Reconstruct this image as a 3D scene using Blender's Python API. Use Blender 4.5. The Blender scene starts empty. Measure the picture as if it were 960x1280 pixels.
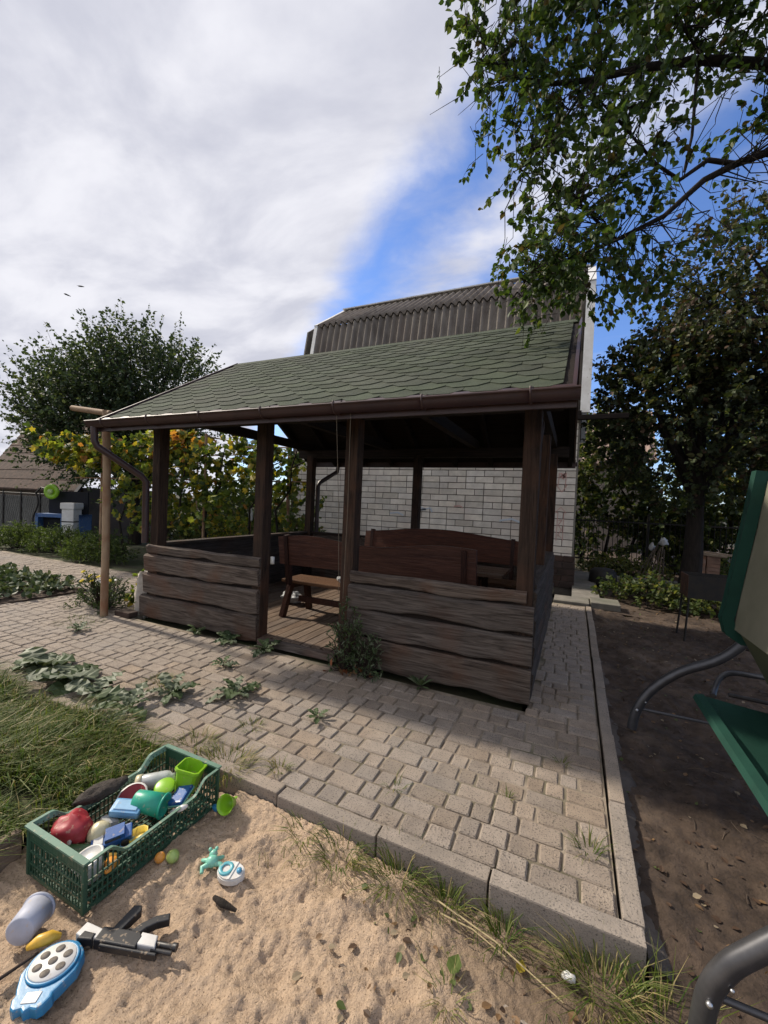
import bpy, bmesh, math, random
import numpy as np
from mathutils import Vector, Matrix, noise as mnoise

R_ = math.radians
random.seed(7)
rng = np.random.default_rng(11)
scn = bpy.context.scene
col = scn.collection

# ------------------------------------------------------------------ camera
YAW, PITCH, ROLL = 0.43137, -0.02311, 0.04372
CAM = Vector((-0.3052, -1.6670, 1.5))
FWD = Vector((-math.sin(YAW), math.cos(YAW), 0)); RGT = Vector((math.cos(YAW), math.sin(YAW), 0)); UPV = Vector((0, 0, 1))
F2 = FWD * math.cos(PITCH) + UPV * math.sin(PITCH); U2 = -FWD * math.sin(PITCH) + UPV * math.cos(PITCH)
CR = RGT * math.cos(ROLL) + U2 * math.sin(ROLL); CU = -RGT * math.sin(ROLL) + U2 * math.cos(ROLL)
cd = bpy.data.cameras.new('camera'); cam = bpy.data.objects.new('camera', cd); col.objects.link(cam)
cam.matrix_world = Matrix(((CR.x, CU.x, -F2.x, CAM.x), (CR.y, CU.y, -F2.y, CAM.y), (CR.z, CU.z, -F2.z, CAM.z), (0, 0, 0, 1)))
cd.sensor_fit = 'HORIZONTAL'; cd.sensor_width = 36; cd.lens = 517.17 / 960 * 36
cd.clip_start = 0.02; cd.clip_end = 1500
scn.camera = cam

# ------------------------------------------------------------------ sky, sun, exposure
SUN_EL = R_(40)
SUN_DIR = Vector((-math.cos(SUN_EL) * 0.997, math.cos(SUN_EL) * 0.050, math.sin(SUN_EL)))   # towards the sun
w = bpy.data.worlds.new('World'); scn.world = w; w.use_nodes = True
nt = w.node_tree; nt.nodes.clear()
def N(t, kind, **kw):
    n = t.nodes.new(kind)
    for k, v in kw.items(): setattr(n, k, v)
    return n
def math_node(t, op, a, b=None, clamp=False):
    n = N(t, 'ShaderNodeMath', operation=op); n.use_clamp = clamp
    for i, v in enumerate((a, b)):
        if v is None: continue
        if isinstance(v, (int, float)): n.inputs[i].default_value = v
        else: t.links.new(v, n.inputs[i])
    return n.outputs[0]
sky = N(nt, 'ShaderNodeTexSky', sky_type='NISHITA'); sky.sun_disc = False
sky.sun_elevation = SUN_EL; sky.sun_rotation = math.atan2(SUN_DIR.x, SUN_DIR.y)
sky.air_density = 1.0; sky.dust_density = 0.6; sky.ozone_density = 2.5
tc = N(nt, 'ShaderNodeTexCoord'); sp = N(nt, 'ShaderNodeSeparateXYZ'); nt.links.new(tc.outputs['Generated'], sp.inputs[0])
den = math_node(nt, 'ADD', math_node(nt, 'MAXIMUM', sp.outputs[2], 0.0), 0.15)
qx = math_node(nt, 'DIVIDE', sp.outputs[0], den); qy = math_node(nt, 'DIVIDE', sp.outputs[1], den)
cmb = N(nt, 'ShaderNodeCombineXYZ'); nt.links.new(qx, cmb.inputs[0]); nt.links.new(qy, cmb.inputs[1])
def wnoise(scale, detail, rough, dist=0.0, sx=1, sy=1, rot=0):
    mp = N(nt, 'ShaderNodeMapping'); mp.inputs['Scale'].default_value = (sx, sy, 1); mp.inputs['Rotation'].default_value = (0, 0, rot)
    nt.links.new(cmb.outputs[0], mp.inputs[0])
    n = N(nt, 'ShaderNodeTexNoise'); n.inputs['Scale'].default_value = scale; n.inputs['Detail'].default_value = detail
    n.inputs['Roughness'].default_value = rough; n.inputs['Distortion'].default_value = dist
    nt.links.new(mp.outputs[0], n.inputs['Vector']); return n.outputs['Fac']
n1 = wnoise(2.2, 9, 0.58, 0.25); n2 = wnoise(1.3, 7, 0.55, 0.15, 1.0, 2.4, R_(40))
# cloud bank with a ragged edge, and a thinner band of wisps beyond it
e = math_node(nt, 'ADD', math_node(nt, 'MULTIPLY', qx, 0.63), math_node(nt, 'MULTIPLY', qy, 0.775))
ed = math_node(nt, 'ADD', e, math_node(nt, 'MULTIPLY', math_node(nt, 'SUBTRACT', n1, 0.5), 0.42))
def smooth(v, lo, hi, a, b):
    m = N(nt, 'ShaderNodeMapRange', interpolation_type='SMOOTHSTEP')
    m.inputs[1].default_value = lo; m.inputs[2].default_value = hi; m.inputs[3].default_value = a; m.inputs[4].default_value = b
    nt.links.new(v, m.inputs[0]); return m.outputs[0]
bank = smooth(ed, 0.38, 0.60, 1.0, 0.0)
bandc = math_node(nt, 'ABSOLUTE', math_node(nt, 'SUBTRACT', ed, 0.78))
band = math_node(nt, 'MULTIPLY', smooth(bandc, 0.0, 0.2, 1.0, 0.0), smooth(n2, 0.32, 0.58, 0.15, 1.0))
wisp = smooth(n2, 0.47, 0.74, 0.0, 0.5)
cover = math_node(nt, 'MAXIMUM', math_node(nt, 'MAXIMUM', bank, band), wisp)
n3 = wnoise(1.7, 8, 0.55, 0.3, 1.0, 1.7, R_(-25))
shade = smooth(n3, 0.36, 0.66, 0.0, 1.0)
ccol = N(nt, 'ShaderNodeMix', data_type='RGBA'); nt.links.new(shade, ccol.inputs['Factor'])
ccol.inputs['A'].default_value = (3.45, 3.52, 4.05, 1); ccol.inputs['B'].default_value = (5.0, 5.0, 5.35, 1)
skc = N(nt, 'ShaderNodeMix', data_type='RGBA', blend_type='MULTIPLY'); skc.inputs['Factor'].default_value = 1
nt.links.new(sky.outputs[0], skc.inputs['A']); skc.inputs['B'].default_value = (0.72, 0.86, 1.16, 1)
mx = N(nt, 'ShaderNodeMix', data_type='RGBA'); nt.links.new(cover, mx.inputs['Factor'])
nt.links.new(skc.outputs['Result'], mx.inputs['A']); nt.links.new(ccol.outputs['Result'], mx.inputs['B'])
bg = N(nt, 'ShaderNodeBackground'); bg.inputs['Strength'].default_value = 0.11
wo = N(nt, 'ShaderNodeOutputWorld'); nt.links.new(mx.outputs['Result'], bg.inputs[0]); nt.links.new(bg.outputs[0], wo.inputs[0])
sl = bpy.data.lights.new('sun', 'SUN'); sl.energy = 3.1; sl.angle = R_(3.0); sl.color = (1.0, 0.90, 0.76)
so = bpy.data.objects.new('sun', sl); col.objects.link(so); so.rotation_euler = SUN_DIR.to_track_quat('Z', 'Y').to_euler()
so.location = (-20, 2, 20)
vs = scn.view_settings
vs.view_transform = 'Standard'; vs.look = 'None'; vs.exposure = 0.72; vs.gamma = 1.0; vs.use_curve_mapping = False
scn.render.engine = 'CYCLES'
scn.cycles.use_denoising = True
scn.cycles.max_bounces = 6; scn.cycles.diffuse_bounces = 3; scn.cycles.glossy_bounces = 2; scn.cycles.transmission_bounces = 4
scn.cycles.use_adaptive_sampling = True; scn.cycles.adaptive_threshold = 0.02

# ------------------------------------------------------------------ helpers
WM = {}
def wm(o): return WM.get(o.name, Matrix.Identity(4))
def link(o, parent=None, local=False):
    col.objects.link(o)
    if parent is not None:
        o.parent = parent
        if not local:
            o.matrix_parent_inverse = wm(parent).inverted(); WM[o.name] = Matrix.Identity(4)
        else: WM[o.name] = wm(parent)
    return o
def tag(o, label, cat, group=None):
    o['label'] = label; o['category'] = cat
    if group: o['group'] = group
    return o
def thing(name, label, cat, loc=(0, 0, 0), rot=(0, 0, 0), group=None):
    o = bpy.data.objects.new(name, None); col.objects.link(o); o.empty_display_size = 0.1
    o.location = loc; o.rotation_euler = rot
    WM[o.name] = Matrix.LocRotScale(Vector(loc), __import__('mathutils').Euler(rot), None)
    return tag(o, label, cat, group)
def struct(o): o['kind'] = 'structure'; return o
def stuff(o): o['kind'] = 'stuff'; return o
def mats_of(me, mat):
    for m in (mat if isinstance(mat, (list, tuple)) else [mat]): me.materials.append(m)

class MB:
    def __init__(s): s.v = []; s.f = []; s.sm = []
    def add(s, vs_, fs, smooth=False):
        b = len(s.v); s.v += [tuple(v) for v in vs_]; s.f += [tuple(i + b for i in f) for f in fs]; s.sm += [smooth] * len(fs); return s
    def box(s, x0, y0, z0, x1, y1, z1):
        vs_ = [(x, y, z) for z in (z0, z1) for y in (y0, y1) for x in (x0, x1)]
        return s.add(vs_, [(0, 2, 3, 1), (4, 5, 7, 6), (0, 1, 5, 4), (2, 6, 7, 3), (0, 4, 6, 2), (1, 3, 7, 5)])
    def cbox(s, x0, y0, z0, x1, y1, z1, c=0.01):          # box with chamfered edges
        bm = bmesh.new(); bmesh.ops.create_cube(bm, size=1)
        for v in bm.verts: v.co = Vector(((x0 + x1) / 2 + v.co.x * (x1 - x0), (y0 + y1) / 2 + v.co.y * (y1 - y0), (z0 + z1) / 2 + v.co.z * (z1 - z0)))
        bmesh.ops.bevel(bm, geom=list(bm.edges), offset=c, segments=2, affect='EDGES', profile=0.7)
        bm.verts.index_update(); s.add([v.co for v in bm.verts], [[v.index for v in f.verts] for f in bm.faces]); bm.free(); return s
    def bar(s, a, b, wx, wz, up=(0, 0, 1)):                # rectangular bar from a to b
        a = Vector(a); b = Vector(b); d = (b - a).normalized(); u = Vector(up)
        if abs(d.dot(u)) > 0.98: u = Vector((1, 0, 0))
        sx = d.cross(u).normalized() * wx / 2; sz = sx.cross(d).normalized() * wz / 2
        vs_ = [p + i * sx + j * sz for p in (a, b) for i, j in ((-1, -1), (1, -1), (1, 1), (-1, 1))]
        return s.add(vs_, [(3, 2, 1, 0), (4, 5, 6, 7), (0, 1, 5, 4), (1, 2, 6, 5), (2, 3, 7, 6), (3, 0, 4, 7)])
    def tube(s, pts, rad, n=8, cap=True, smooth=True):
        pts = [Vector(p) for p in pts]; m = len(pts)
        rad = list(rad) if isinstance(rad, (list, tuple)) else [rad] * m
        t0 = (pts[1] - pts[0]).normalized(); u = t0.orthogonal().normalized(); vs_ = []
        for i, p in enumerate(pts):
            t = (pts[min(i + 1, m - 1)] - pts[max(i - 1, 0)])
            if t.length < 1e-9: t = t0
            t.normalize(); u = (u - t * u.dot(t))
            if u.length < 1e-6: u = t.orthogonal()
            u.normalize(); v = t.cross(u)
            vs_ += [p + (u * math.cos(2 * math.pi * k / n) + v * math.sin(2 * math.pi * k / n)) * rad[i] for k in range(n)]
        fs = [(i * n + k, i * n + (k + 1) % n, (i + 1) * n + (k + 1) % n, (i + 1) * n + k) for i in range(m - 1) for k in range(n)]
        s.add(vs_, fs, smooth)
        if cap: s.add(vs_[:n], [tuple(range(n - 1, -1, -1))]); s.add(vs_[-n:], [tuple(range(n))])
        return s
    def lathe(s, prof, n=24, mat=None, smooth=True):       # profile [(r, z)] around local Z, then matrix
        mat = mat or Matrix.Identity(4); vs_ = []
        for r, z in prof: vs_ += [mat @ Vector((r * math.cos(2 * math.pi * k / n), r * math.sin(2 * math.pi * k / n), z)) for k in range(n)]
        fs = [(i * n + k, i * n + (k + 1) % n, (i + 1) * n + (k + 1) % n, (i + 1) * n + k) for i in range(len(prof) - 1) for k in range(n)]
        return s.add(vs_, fs, smooth)
    def sphere(s, c, r, n=16, m=10, sc=(1, 1, 1), jit=0.0, seed=0, mat=None):
        mat = mat or Matrix.Identity(4); prof = []; vs_ = []
        for i in range(m + 1):
            a = math.pi * i / m - math.pi / 2
            for k in range(n):
                d = Vector((math.cos(a) * math.cos(2 * math.pi * k / n), math.cos(a) * math.sin(2 * math.pi * k / n), math.sin(a)))
                q = r * (1 + jit * mnoise.noise(d * 2.1 + Vector((seed, seed * 1.7, 0))))
                vs_.append(mat @ Vector((c[0] + d.x * q * sc[0], c[1] + d.y * q * sc[1], c[2] + d.z * q * sc[2])))
        fs = [(i * n + k, i * n + (k + 1) % n, (i + 1) * n + (k + 1) % n, (i + 1) * n + k) for i in range(m) for k in range(n)]
        return s.add(vs_, fs, True)
    def prism(s, poly, z0, z1, mat=None):                  # polygon in XY extruded in Z
        mat = mat or Matrix.Identity(4); n = len(poly)
        vs_ = [mat @ Vector((x, y, z)) for z in (z0, z1) for x, y in poly]
        return s.add(vs_, [tuple(range(n - 1, -1, -1)), tuple(range(n, 2 * n))] + [(k, (k + 1) % n, n + (k + 1) % n, n + k) for k in range(n)])
    def mesh(s, name, mat):
        me = bpy.data.meshes.new(name); me.from_pydata(s.v, [], s.f); me.polygons.foreach_set('use_smooth', s.sm); mats_of(me, mat); me.update(); return me
    def build(s, name, mat, parent=None, local=False):
        return link(bpy.data.objects.new(name, s.mesh(name, mat)), parent, local)

def np_mesh(name, V, F, mat, midx=None, smooth=False):
    V = np.asarray(V, dtype=np.float32); F = np.asarray(F, dtype=np.int32); k = F.shape[1]
    me = bpy.data.meshes.new(name); me.vertices.add(len(V)); me.vertices.foreach_set('co', V.ravel())
    me.loops.add(F.size); me.loops.foreach_set('vertex_index', F.ravel())
    me.polygons.add(len(F)); me.polygons.foreach_set('loop_start', np.arange(0, F.size, k, dtype=np.int32))
    mats_of(me, mat)
    if midx is not None: me.polygons.foreach_set('material_index', np.asarray(midx, dtype=np.int32))
    me.polygons.foreach_set('use_smooth', np.full(len(F), smooth))
    me.update(calc_edges=True); me.validate(); return me

# leaf templates: length along +Y from the stalk, normal +Z
T_OVATE = (np.array([(0, 0, 0), (.30, .22, .05), (.33, .55, .06), (0, 1, -.04), (-.33, .55, .06), (-.30, .22, .05)]), np.array([(0, 1, 2, 3), (0, 3, 4, 5)]))
T_LANCE = (np.array([(0, 0, 0), (.14, .3, .03), (.12, .65, .02), (0, 1, -.1), (-.12, .65, .02), (-.14, .3, .03)]), np.array([(0, 1, 2, 3), (0, 3, 4, 5)]))
_a = [(0, 0), (.30, -.12), (.48, .18), (.34, .36), (.52, .66), (.22, .68), (0, 1.0), (-.22, .68), (-.52, .66), (-.34, .36), (-.48, .18), (-.30, -.12)]
T_GRAPE = (np.array([(0, .35, .04)] + [(x, y, -.08 * abs(x) - .03 * y) for x, y in _a]), np.array([(0, i + 1, (i + 1) % 12 + 1) for i in range(12)]))
def leaves(P, D, Nn, S, tmpl):
    """P positions, D leaf directions, Nn approximate normals, S sizes -> verts, faces"""
    D = D / np.linalg.norm(D, axis=1, keepdims=True)
    X = np.cross(D, Nn); X /= (np.linalg.norm(X, axis=1, keepdims=True) + 1e-9); Z = np.cross(X, D)
    tv, tf = tmpl
    V = P[:, None, :] + S[:, None, None] * (tv[None, :, 0:1] * X[:, None, :] + tv[None, :, 1:2] * D[:, None, :] + tv[None, :, 2:3] * Z[:, None, :])
    F = tf[None] + (np.arange(len(P)) * len(tv))[:, None, None]
    return V.reshape(-1, 3), F.reshape(-1, tf.shape[1])
def blades(P, D, L, Wd, droop=0.5):
    """grass blades: curved three-triangle strips"""
    n = len(P); side = np.cross(D, (0, 0, 1)); side /= (np.linalg.norm(side, axis=1, keepdims=True) + 1e-9); side *= Wd[:, None]
    h = D.copy(); h[:, 2] = 0
    mid = P + D * (L * .55)[:, None]; tip = P + D * L[:, None] + h * (L * droop)[:, None]; tip[:, 2] -= L * droop * .35
    V = np.stack([P - side, P + side, mid - side * .8, mid + side * .8, tip], 1).reshape(-1, 3)
    T = np.array([(0, 1, 3), (0, 3, 2), (2, 3, 4)]); F = (T[None] + (np.arange(n) * 5)[:, None, None]).reshape(-1, 3)
    return V, F
def rdir(n): 
    d = rng.normal(size=(n, 3)); return d / np.linalg.norm(d, axis=1, keepdims=True)

# ------------------------------------------------------------------ materials (coordinates are world positions)
def M(name, c1, c2=None, rough=0.75, scale=6.0, detail=6, lo=0.35, hi=0.65, stretch=(1, 1, 1), bump=0.0, bscale=40.0, metal=0.0,
      rand=0.0, trans=0.0, spec=0.3, spots=None, dist=0.0, c3=None, s3=1.3, f3=0.5):
    m = bpy.data.materials.new(name); m.use_nodes = True; t = m.node_tree; b = t.nodes['Principled BSDF']; L = t.links.new
    b.inputs['Roughness'].default_value = rough; b.inputs['Metallic'].default_value = metal; b.inputs['Specular IOR Level'].default_value = spec
    geo = N(t, 'ShaderNodeNewGeometry'); mp = N(t, 'ShaderNodeMapping'); mp.inputs['Scale'].default_value = stretch; L(geo.outputs['Position'], mp.inputs[0])
    c2 = c2 or tuple(v * .75 for v in c1)
    nz = N(t, 'ShaderNodeTexNoise'); nz.inputs['Scale'].default_value = scale; nz.inputs['Detail'].default_value = detail; nz.inputs['Roughness'].default_value = .62
    nz.inputs['Distortion'].default_value = dist; L(mp.outputs[0], nz.inputs['Vector'])
    mr = N(t, 'ShaderNodeMapRange'); mr.inputs[1].default_value = lo; mr.inputs[2].default_value = hi; L(nz.outputs['Fac'], mr.inputs[0])
    mix = N(t, 'ShaderNodeMix', data_type='RGBA'); mix.inputs['A'].default_value = (*c1, 1); mix.inputs['B'].default_value = (*c2, 1); L(mr.outputs[0], mix.inputs['Factor'])
    out = mix.outputs['Result']
    if c3:
        n3_ = N(t, 'ShaderNodeTexNoise'); n3_.inputs['Scale'].default_value = s3; n3_.inputs['Detail'].default_value = 5; L(geo.outputs['Position'], n3_.inputs['Vector'])
        r3 = N(t, 'ShaderNodeMapRange'); r3.inputs[1].default_value = .5; r3.inputs[2].default_value = .68; r3.inputs[4].default_value = f3; L(n3_.outputs['Fac'], r3.inputs[0])
        m3 = N(t, 'ShaderNodeMix', data_type='RGBA'); L(r3.outputs[0], m3.inputs['Factor']); L(out, m3.inputs['A']); m3.inputs['B'].default_value = (*c3, 1); out = m3.outputs['Result']
    if spots:                                              # (scale, threshold, colour)
        n4 = N(t, 'ShaderNodeTexNoise'); n4.inputs['Scale'].default_value = spots[0]; n4.inputs['Detail'].default_value = 3; L(geo.outputs['Position'], n4.inputs['Vector'])
        r4 = N(t, 'ShaderNodeMapRange'); r4.inputs[1].default_value = spots[1]; r4.inputs[2].default_value = spots[1] + .06; r4.inputs[4].default_value = .8; L(n4.outputs['Fac'], r4.inputs[0])
        m4 = N(t, 'ShaderNodeMix', data_type='RGBA'); L(r4.outputs[0], m4.inputs['Factor']); L(out, m4.inputs['A']); m4.inputs['B'].default_value = (*spots[2], 1); out = m4.outputs['Result']
    if rand:
        oi = N(t, 'ShaderNodeObjectInfo'); hs = N(t, 'ShaderNodeHueSaturation')
        a = N(t, 'ShaderNodeMapRange'); a.inputs[3].default_value = 1 - rand; a.inputs[4].default_value = 1 + rand; L(oi.outputs['Random'], a.inputs[0]); L(a.outputs[0], hs.inputs['Value'])
        wn = N(t, 'ShaderNodeTexWhiteNoise', noise_dimensions='1D'); L(oi.outputs['Random'], wn.inputs['W'])
        a2 = N(t, 'ShaderNodeMapRange'); a2.inputs[3].default_value = .8; a2.inputs[4].default_value = 1.1; L(wn.outputs['Value'], a2.inputs[0]); L(a2.outputs[0], hs.inputs['Saturation'])
        L(out, hs.inputs['Color']); out = hs.outputs['Color']
    L(out, b.inputs['Base Color'])
    if bump:
        nb = N(t, 'ShaderNodeTexNoise'); nb.inputs['Scale'].default_value = bscale; nb.inputs['Detail'].default_value = 6; nb.inputs['Roughness'].default_value = .65; L(mp.outputs[0], nb.inputs['Vector'])
        bp = N(t, 'ShaderNodeBump'); bp.inputs['Strength'].default_value = min(1.0, bump); bp.inputs['Distance'].default_value = 0.01 * max(1.0, bump); L(nb.outputs['Fac'], bp.inputs['Height']); L(bp.outputs[0], b.inputs['Normal'])
    if trans:
        tr = N(t, 'ShaderNodeBsdfTranslucent'); g = N(t, 'ShaderNodeMix', data_type='RGBA', blend_type='MULTIPLY'); g.inputs['Factor'].default_value = 1
        L(out, g.inputs['A']); g.inputs['B'].default_value = (1.5, 1.5, .7, 1); L(g.outputs['Result'], tr.inputs['Color'])
        ms = N(t, 'ShaderNodeMixShader'); ms.inputs[0].default_value = trans; L(b.outputs[0], ms.inputs[1]); L(tr.outputs[0], ms.inputs[2]); L(ms.outputs[0], t.nodes['Material Output'].inputs['Surface'])
    return m
def plastic(name, c, rough=0.38): return M(name, c, tuple(v * .82 for v in c), rough=rough, scale=14, spec=.5, bump=.05, bscale=90, spots=(48, .615, (c[0] * .45 + .24, c[1] * .45 + .18, c[2] * .45 + .12)))
def wood(name, c1, c2, ax, c3=None, rand=0.18, rough=.8):
    s = [14, 14, 14]; s[ax] = 0.9
    return M(name, c1, c2, rough=rough, scale=2.2, detail=10, lo=.36, hi=.64, stretch=tuple(s), bump=1.0, bscale=5, rand=rand, dist=1.7, c3=c3, s3=2.6, f3=.55, spec=.2)

m_paver = M('paver_concrete', (.350, .283, .220), (.262, .210, .165), scale=9, rough=.9, bump=.9, bscale=130, rand=.15, spots=(130, .575, (.10, .085, .07)), c3=(.27, .245, .22), s3=.8, f3=.6)
m_joint = M('joint_sand', (.36, .30, .23), (.10, .08, .06), scale=4, rough=.95, bump=.6, bscale=160, c3=(.10, .11, .05), s3=3.5, f3=.5)
m_kerb = M('kerb_concrete', (.34, .28, .225), (.25, .21, .17), scale=7, rough=.92, bump=.6, bscale=120, rand=.1, spots=(130, .58, (.11, .095, .08)), c3=(.22, .185, .15), s3=3, f3=.8)
m_concrete = M('concrete', (.24, .22, .19), (.15, .14, .12), scale=4, rough=.92, bump=.5, bscale=60, c3=(.10, .11, .07))
m_soil = M('soil', (.085, .060, .044), (.038, .027, .020), scale=9, rough=.96, bump=1.0, bscale=45, c3=(.15, .11, .08), s3=1.6, f3=.75, spots=(60, .62, (.03, .022, .016)))
m_ground = M('ground_soil', (.06, .045, .03), (.04, .045, .02), scale=2, rough=.96, bump=.7, bscale=20)
m_garden = M('garden_soil', (.06, .05, .03), (.04, .055, .02), scale=2.5, rough=.96, bump=.9, bscale=25)
m_turf = M('turf', (.035, .045, .015), (.06, .05, .03), scale=6, rough=.95, bump=.9, bscale=60)
w_front = wood('weathered_plank', (.150, .122, .102), (.045, .034, .028), 0, c3=(.12, .058, .034))
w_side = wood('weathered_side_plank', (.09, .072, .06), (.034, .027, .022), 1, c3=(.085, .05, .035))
w_post = wood('post_wood', (.066, .040, .027), (.020, .013, .010), 2, c3=(.10, .045, .024))
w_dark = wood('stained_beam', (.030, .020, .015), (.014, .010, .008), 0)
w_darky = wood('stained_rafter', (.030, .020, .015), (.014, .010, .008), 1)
w_deck = wood('deck_board', (.20, .145, .105), (.10, .07, .052), 1, c3=(.09, .06, .045), rand=.15)
w_bench = wood('varnished_bench', (.11, .036, .017), (.05, .017, .010), 0, rough=.4)
w_benchy = wood('varnished_bench_frame', (.05, .018, .011), (.025, .010, .007), 2, rough=.45)
w_seat = wood('worn_seat', (.15, .085, .05), (.075, .042, .026), 0, rough=.4)
w_log = wood('sandbox_board_wood', (.26, .20, .15), (.13, .10, .08), 1)
m_shingle = M('green_shingle', (.060, .074, .046), (.038, .049, .031), scale=5, rough=.95, bump=.5, bscale=220, rand=.2, spots=(260, .6, (.09, .095, .075)), c3=(.075, .075, .058), s3=1.0, f3=.5)
m_gutter = M('brown_gutter', (.060, .030, .026), (.042, .022, .02), rough=.42, scale=5, spec=.5)
m_felt = M('roof_felt', (.025, .022, .02), rough=.9)
m_brick = M('silicate_brick', (.72, .655, .565), (.57, .52, .445), scale=7, rough=.92, bump=.5, bscale=60, rand=.16, c3=(.50, .42, .36), s3=1.1, f3=.6)
m_mortar = M('mortar', (.19, .165, .14), (.12, .105, .09), scale=9, rough=.95)
m_plinth = M('plinth_stone', (.075, .045, .036), (.04, .028, .022), scale=6, rough=.92, bump=.9, bscale=24, rand=.2)
m_slate = M('asbestos_slate', (.235, .205, .172), (.125, .105, .088), scale=3.2, rough=.95, bump=.35, bscale=60, rand=.1, stretch=(1, 1, .35), c3=(.17, .14, .12), s3=1.7, f3=.7)
m_white = M('white_paint', (.72, .72, .70), (.58, .57, .54), scale=3, rough=.6, spots=(20, .66, (.25, .2, .16)))
m_steel = M('grey_steel_tube', (.10, .10, .105), (.075, .075, .08), rough=.38, metal=.6, scale=20, spec=.5)
m_black = M('dark_metal', (.018, .018, .018), (.03, .025, .02), rough=.6, scale=12)
m_rust = M('rusty_pipe', (.34, .24, .15), (.22, .14, .085), rough=.8, scale=9, stretch=(1, 1, .3), bump=.3, bscale=60, c3=(.20, .085, .04), s3=3.0, f3=.8)
m_rust2 = M('rusted_sheet', (.10, .045, .028), (.04, .025, .02), rough=.85, scale=10, bump=.4)
m_bark = M('bark', (.032, .025, .020), (.015, .012, .010), rough=.95, scale=9, stretch=(3, 3, .6), bump=1.0, bscale=22)
m_twig = M('twig', (.05, .035, .028), (.03, .022, .018), rough=.9)
def leafm(name, c, c2=None, tr=.32, rough=.55, spec=.3): return M(name, c, c2 or tuple(v * .62 for v in c), rough=rough, scale=9, trans=tr, spec=spec, lo=.3, hi=.7)
lf_apr = [leafm('leaf_mid', (.075, .125, .030)), leafm('leaf_deep', (.045, .085, .026)), leafm('leaf_light', (.13, .17, .045)), leafm('leaf_brown', (.10, .075, .03))]
lf_plum = [leafm('plum_leaf', (.065, .098, .048), tr=.3), leafm('plum_leaf_dark', (.042, .066, .036), tr=.3), leafm('plum_leaf_pale', (.12, .15, .07), tr=.35)]
lf_dark = [leafm('shade_leaf', (.105, .140, .050), tr=.45), leafm('shade_leaf_deep', (.065, .098, .038), tr=.45), leafm('shade_leaf_olive', (.19, .20, .065), tr=.45), leafm('shade_leaf_dry', (.18, .13, .07), tr=.3)]
lf_wal = [leafm('dusk_leaf', (.060, .080, .034), tr=.25), leafm('dusk_leaf_deep', (.038, .054, .025), tr=.25), leafm('dusk_leaf_olive', (.105, .108, .045), tr=.25), leafm('dusk_leaf_red', (.11, .07, .045), tr=.2)]
lf_vine = [leafm('vine_green', (.13, .18, .035), tr=.45), leafm('vine_deep', (.06, .10, .028), tr=.4), leafm('vine_yellow', (.46, .36, .05), tr=.45), leafm('vine_orange', (.48, .22, .06), tr=.45), leafm('vine_lime', (.28, .31, .05), tr=.45)]
lf_bush = [leafm('bush_green', (.075, .115, .03)), leafm('bush_light', (.12, .17, .045)), leafm('bush_deep', (.035, .06, .02))]
lf_weed = [leafm('weed_green', (.09, .13, .055), tr=.15), leafm('weed_grey', (.16, .19, .12), tr=.15), leafm('weed_deep', (.045, .075, .03), tr=.15)]
lf_grass = [leafm('grass_green', (.115, .150, .028), tr=.4, spec=.12), leafm('grass_deep', (.055, .105, .018), tr=.4, spec=.12), leafm('grass_straw', (.33, .27, .12), tr=.2), leafm('grass_pale', (.17, .20, .06), tr=.25)]
lf_dry = [leafm('dry_leaf', (.20, .12, .06), tr=.1), leafm('dry_leaf_brown', (.09, .055, .035), tr=.1), leafm('dry_leaf_pale', (.30, .24, .16), tr=.1), leafm('dry_leaf_green', (.10, .13, .04), tr=.1)]

# sand: colour and dirt from world position
def sand_material():
    m = M('play_sand', (.60, .445, .31), (.47, .345, .24), scale=14, rough=.97, bump=1.7, bscale=110, spots=(140, .60, (.20, .14, .09)))
    t = m.node_tree; b = t.nodes['Principled BSDF']; L = t.links.new
    src = b.inputs['Base Color'].links[0].from_socket
    geo = N(t, 'ShaderNodeNewGeometry'); s = N(t, 'ShaderNodeSeparateXYZ'); L(geo.outputs['Position'], s.inputs[0])
    nz = N(t, 'ShaderNodeTexNoise'); nz.inputs['Scale'].default_value = 3.2; nz.inputs['Detail'].default_value = 6; L(geo.outputs['Position'], nz.inputs['Vector'])
    a = math_node(t, 'ADD', math_node(t, 'ADD', s.outputs[0], math_node(t, 'MULTIPLY', s.outputs[1], .55)), math_node(t, 'MULTIPLY', nz.outputs['Fac'], .9))
    mr = N(t, 'ShaderNodeMapRange'); mr.inputs[1].default_value = -.62; mr.inputs[2].default_value = .02; mr.inputs[4].default_value = .9; L(a, mr.inputs[0])
    n2_ = N(t, 'ShaderNodeTexNoise'); n2_.inputs['Scale'].default_value = 9; n2_.inputs['Detail'].default_value = 7; L(geo.outputs['Position'], n2_.inputs['Vector'])
    c = N(t, 'ShaderNodeMix', data_type='RGBA'); c.inputs['A'].default_value = (.20, .145, .10, 1); c.inputs['B'].default_value = (.11, .08, .055, 1); L(n2_.outputs['Fac'], c.inputs['Factor'])
    mix = N(t, 'ShaderNodeMix', data_type='RGBA'); L(mr.outputs[0], mix.inputs['Factor']); L(src, mix.inputs['A']); L(c.outputs['Result'], mix.inputs['B']); L(mix.outputs['Result'], b.inputs['Base Color'])
    return m
m_sand = sand_material()

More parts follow.
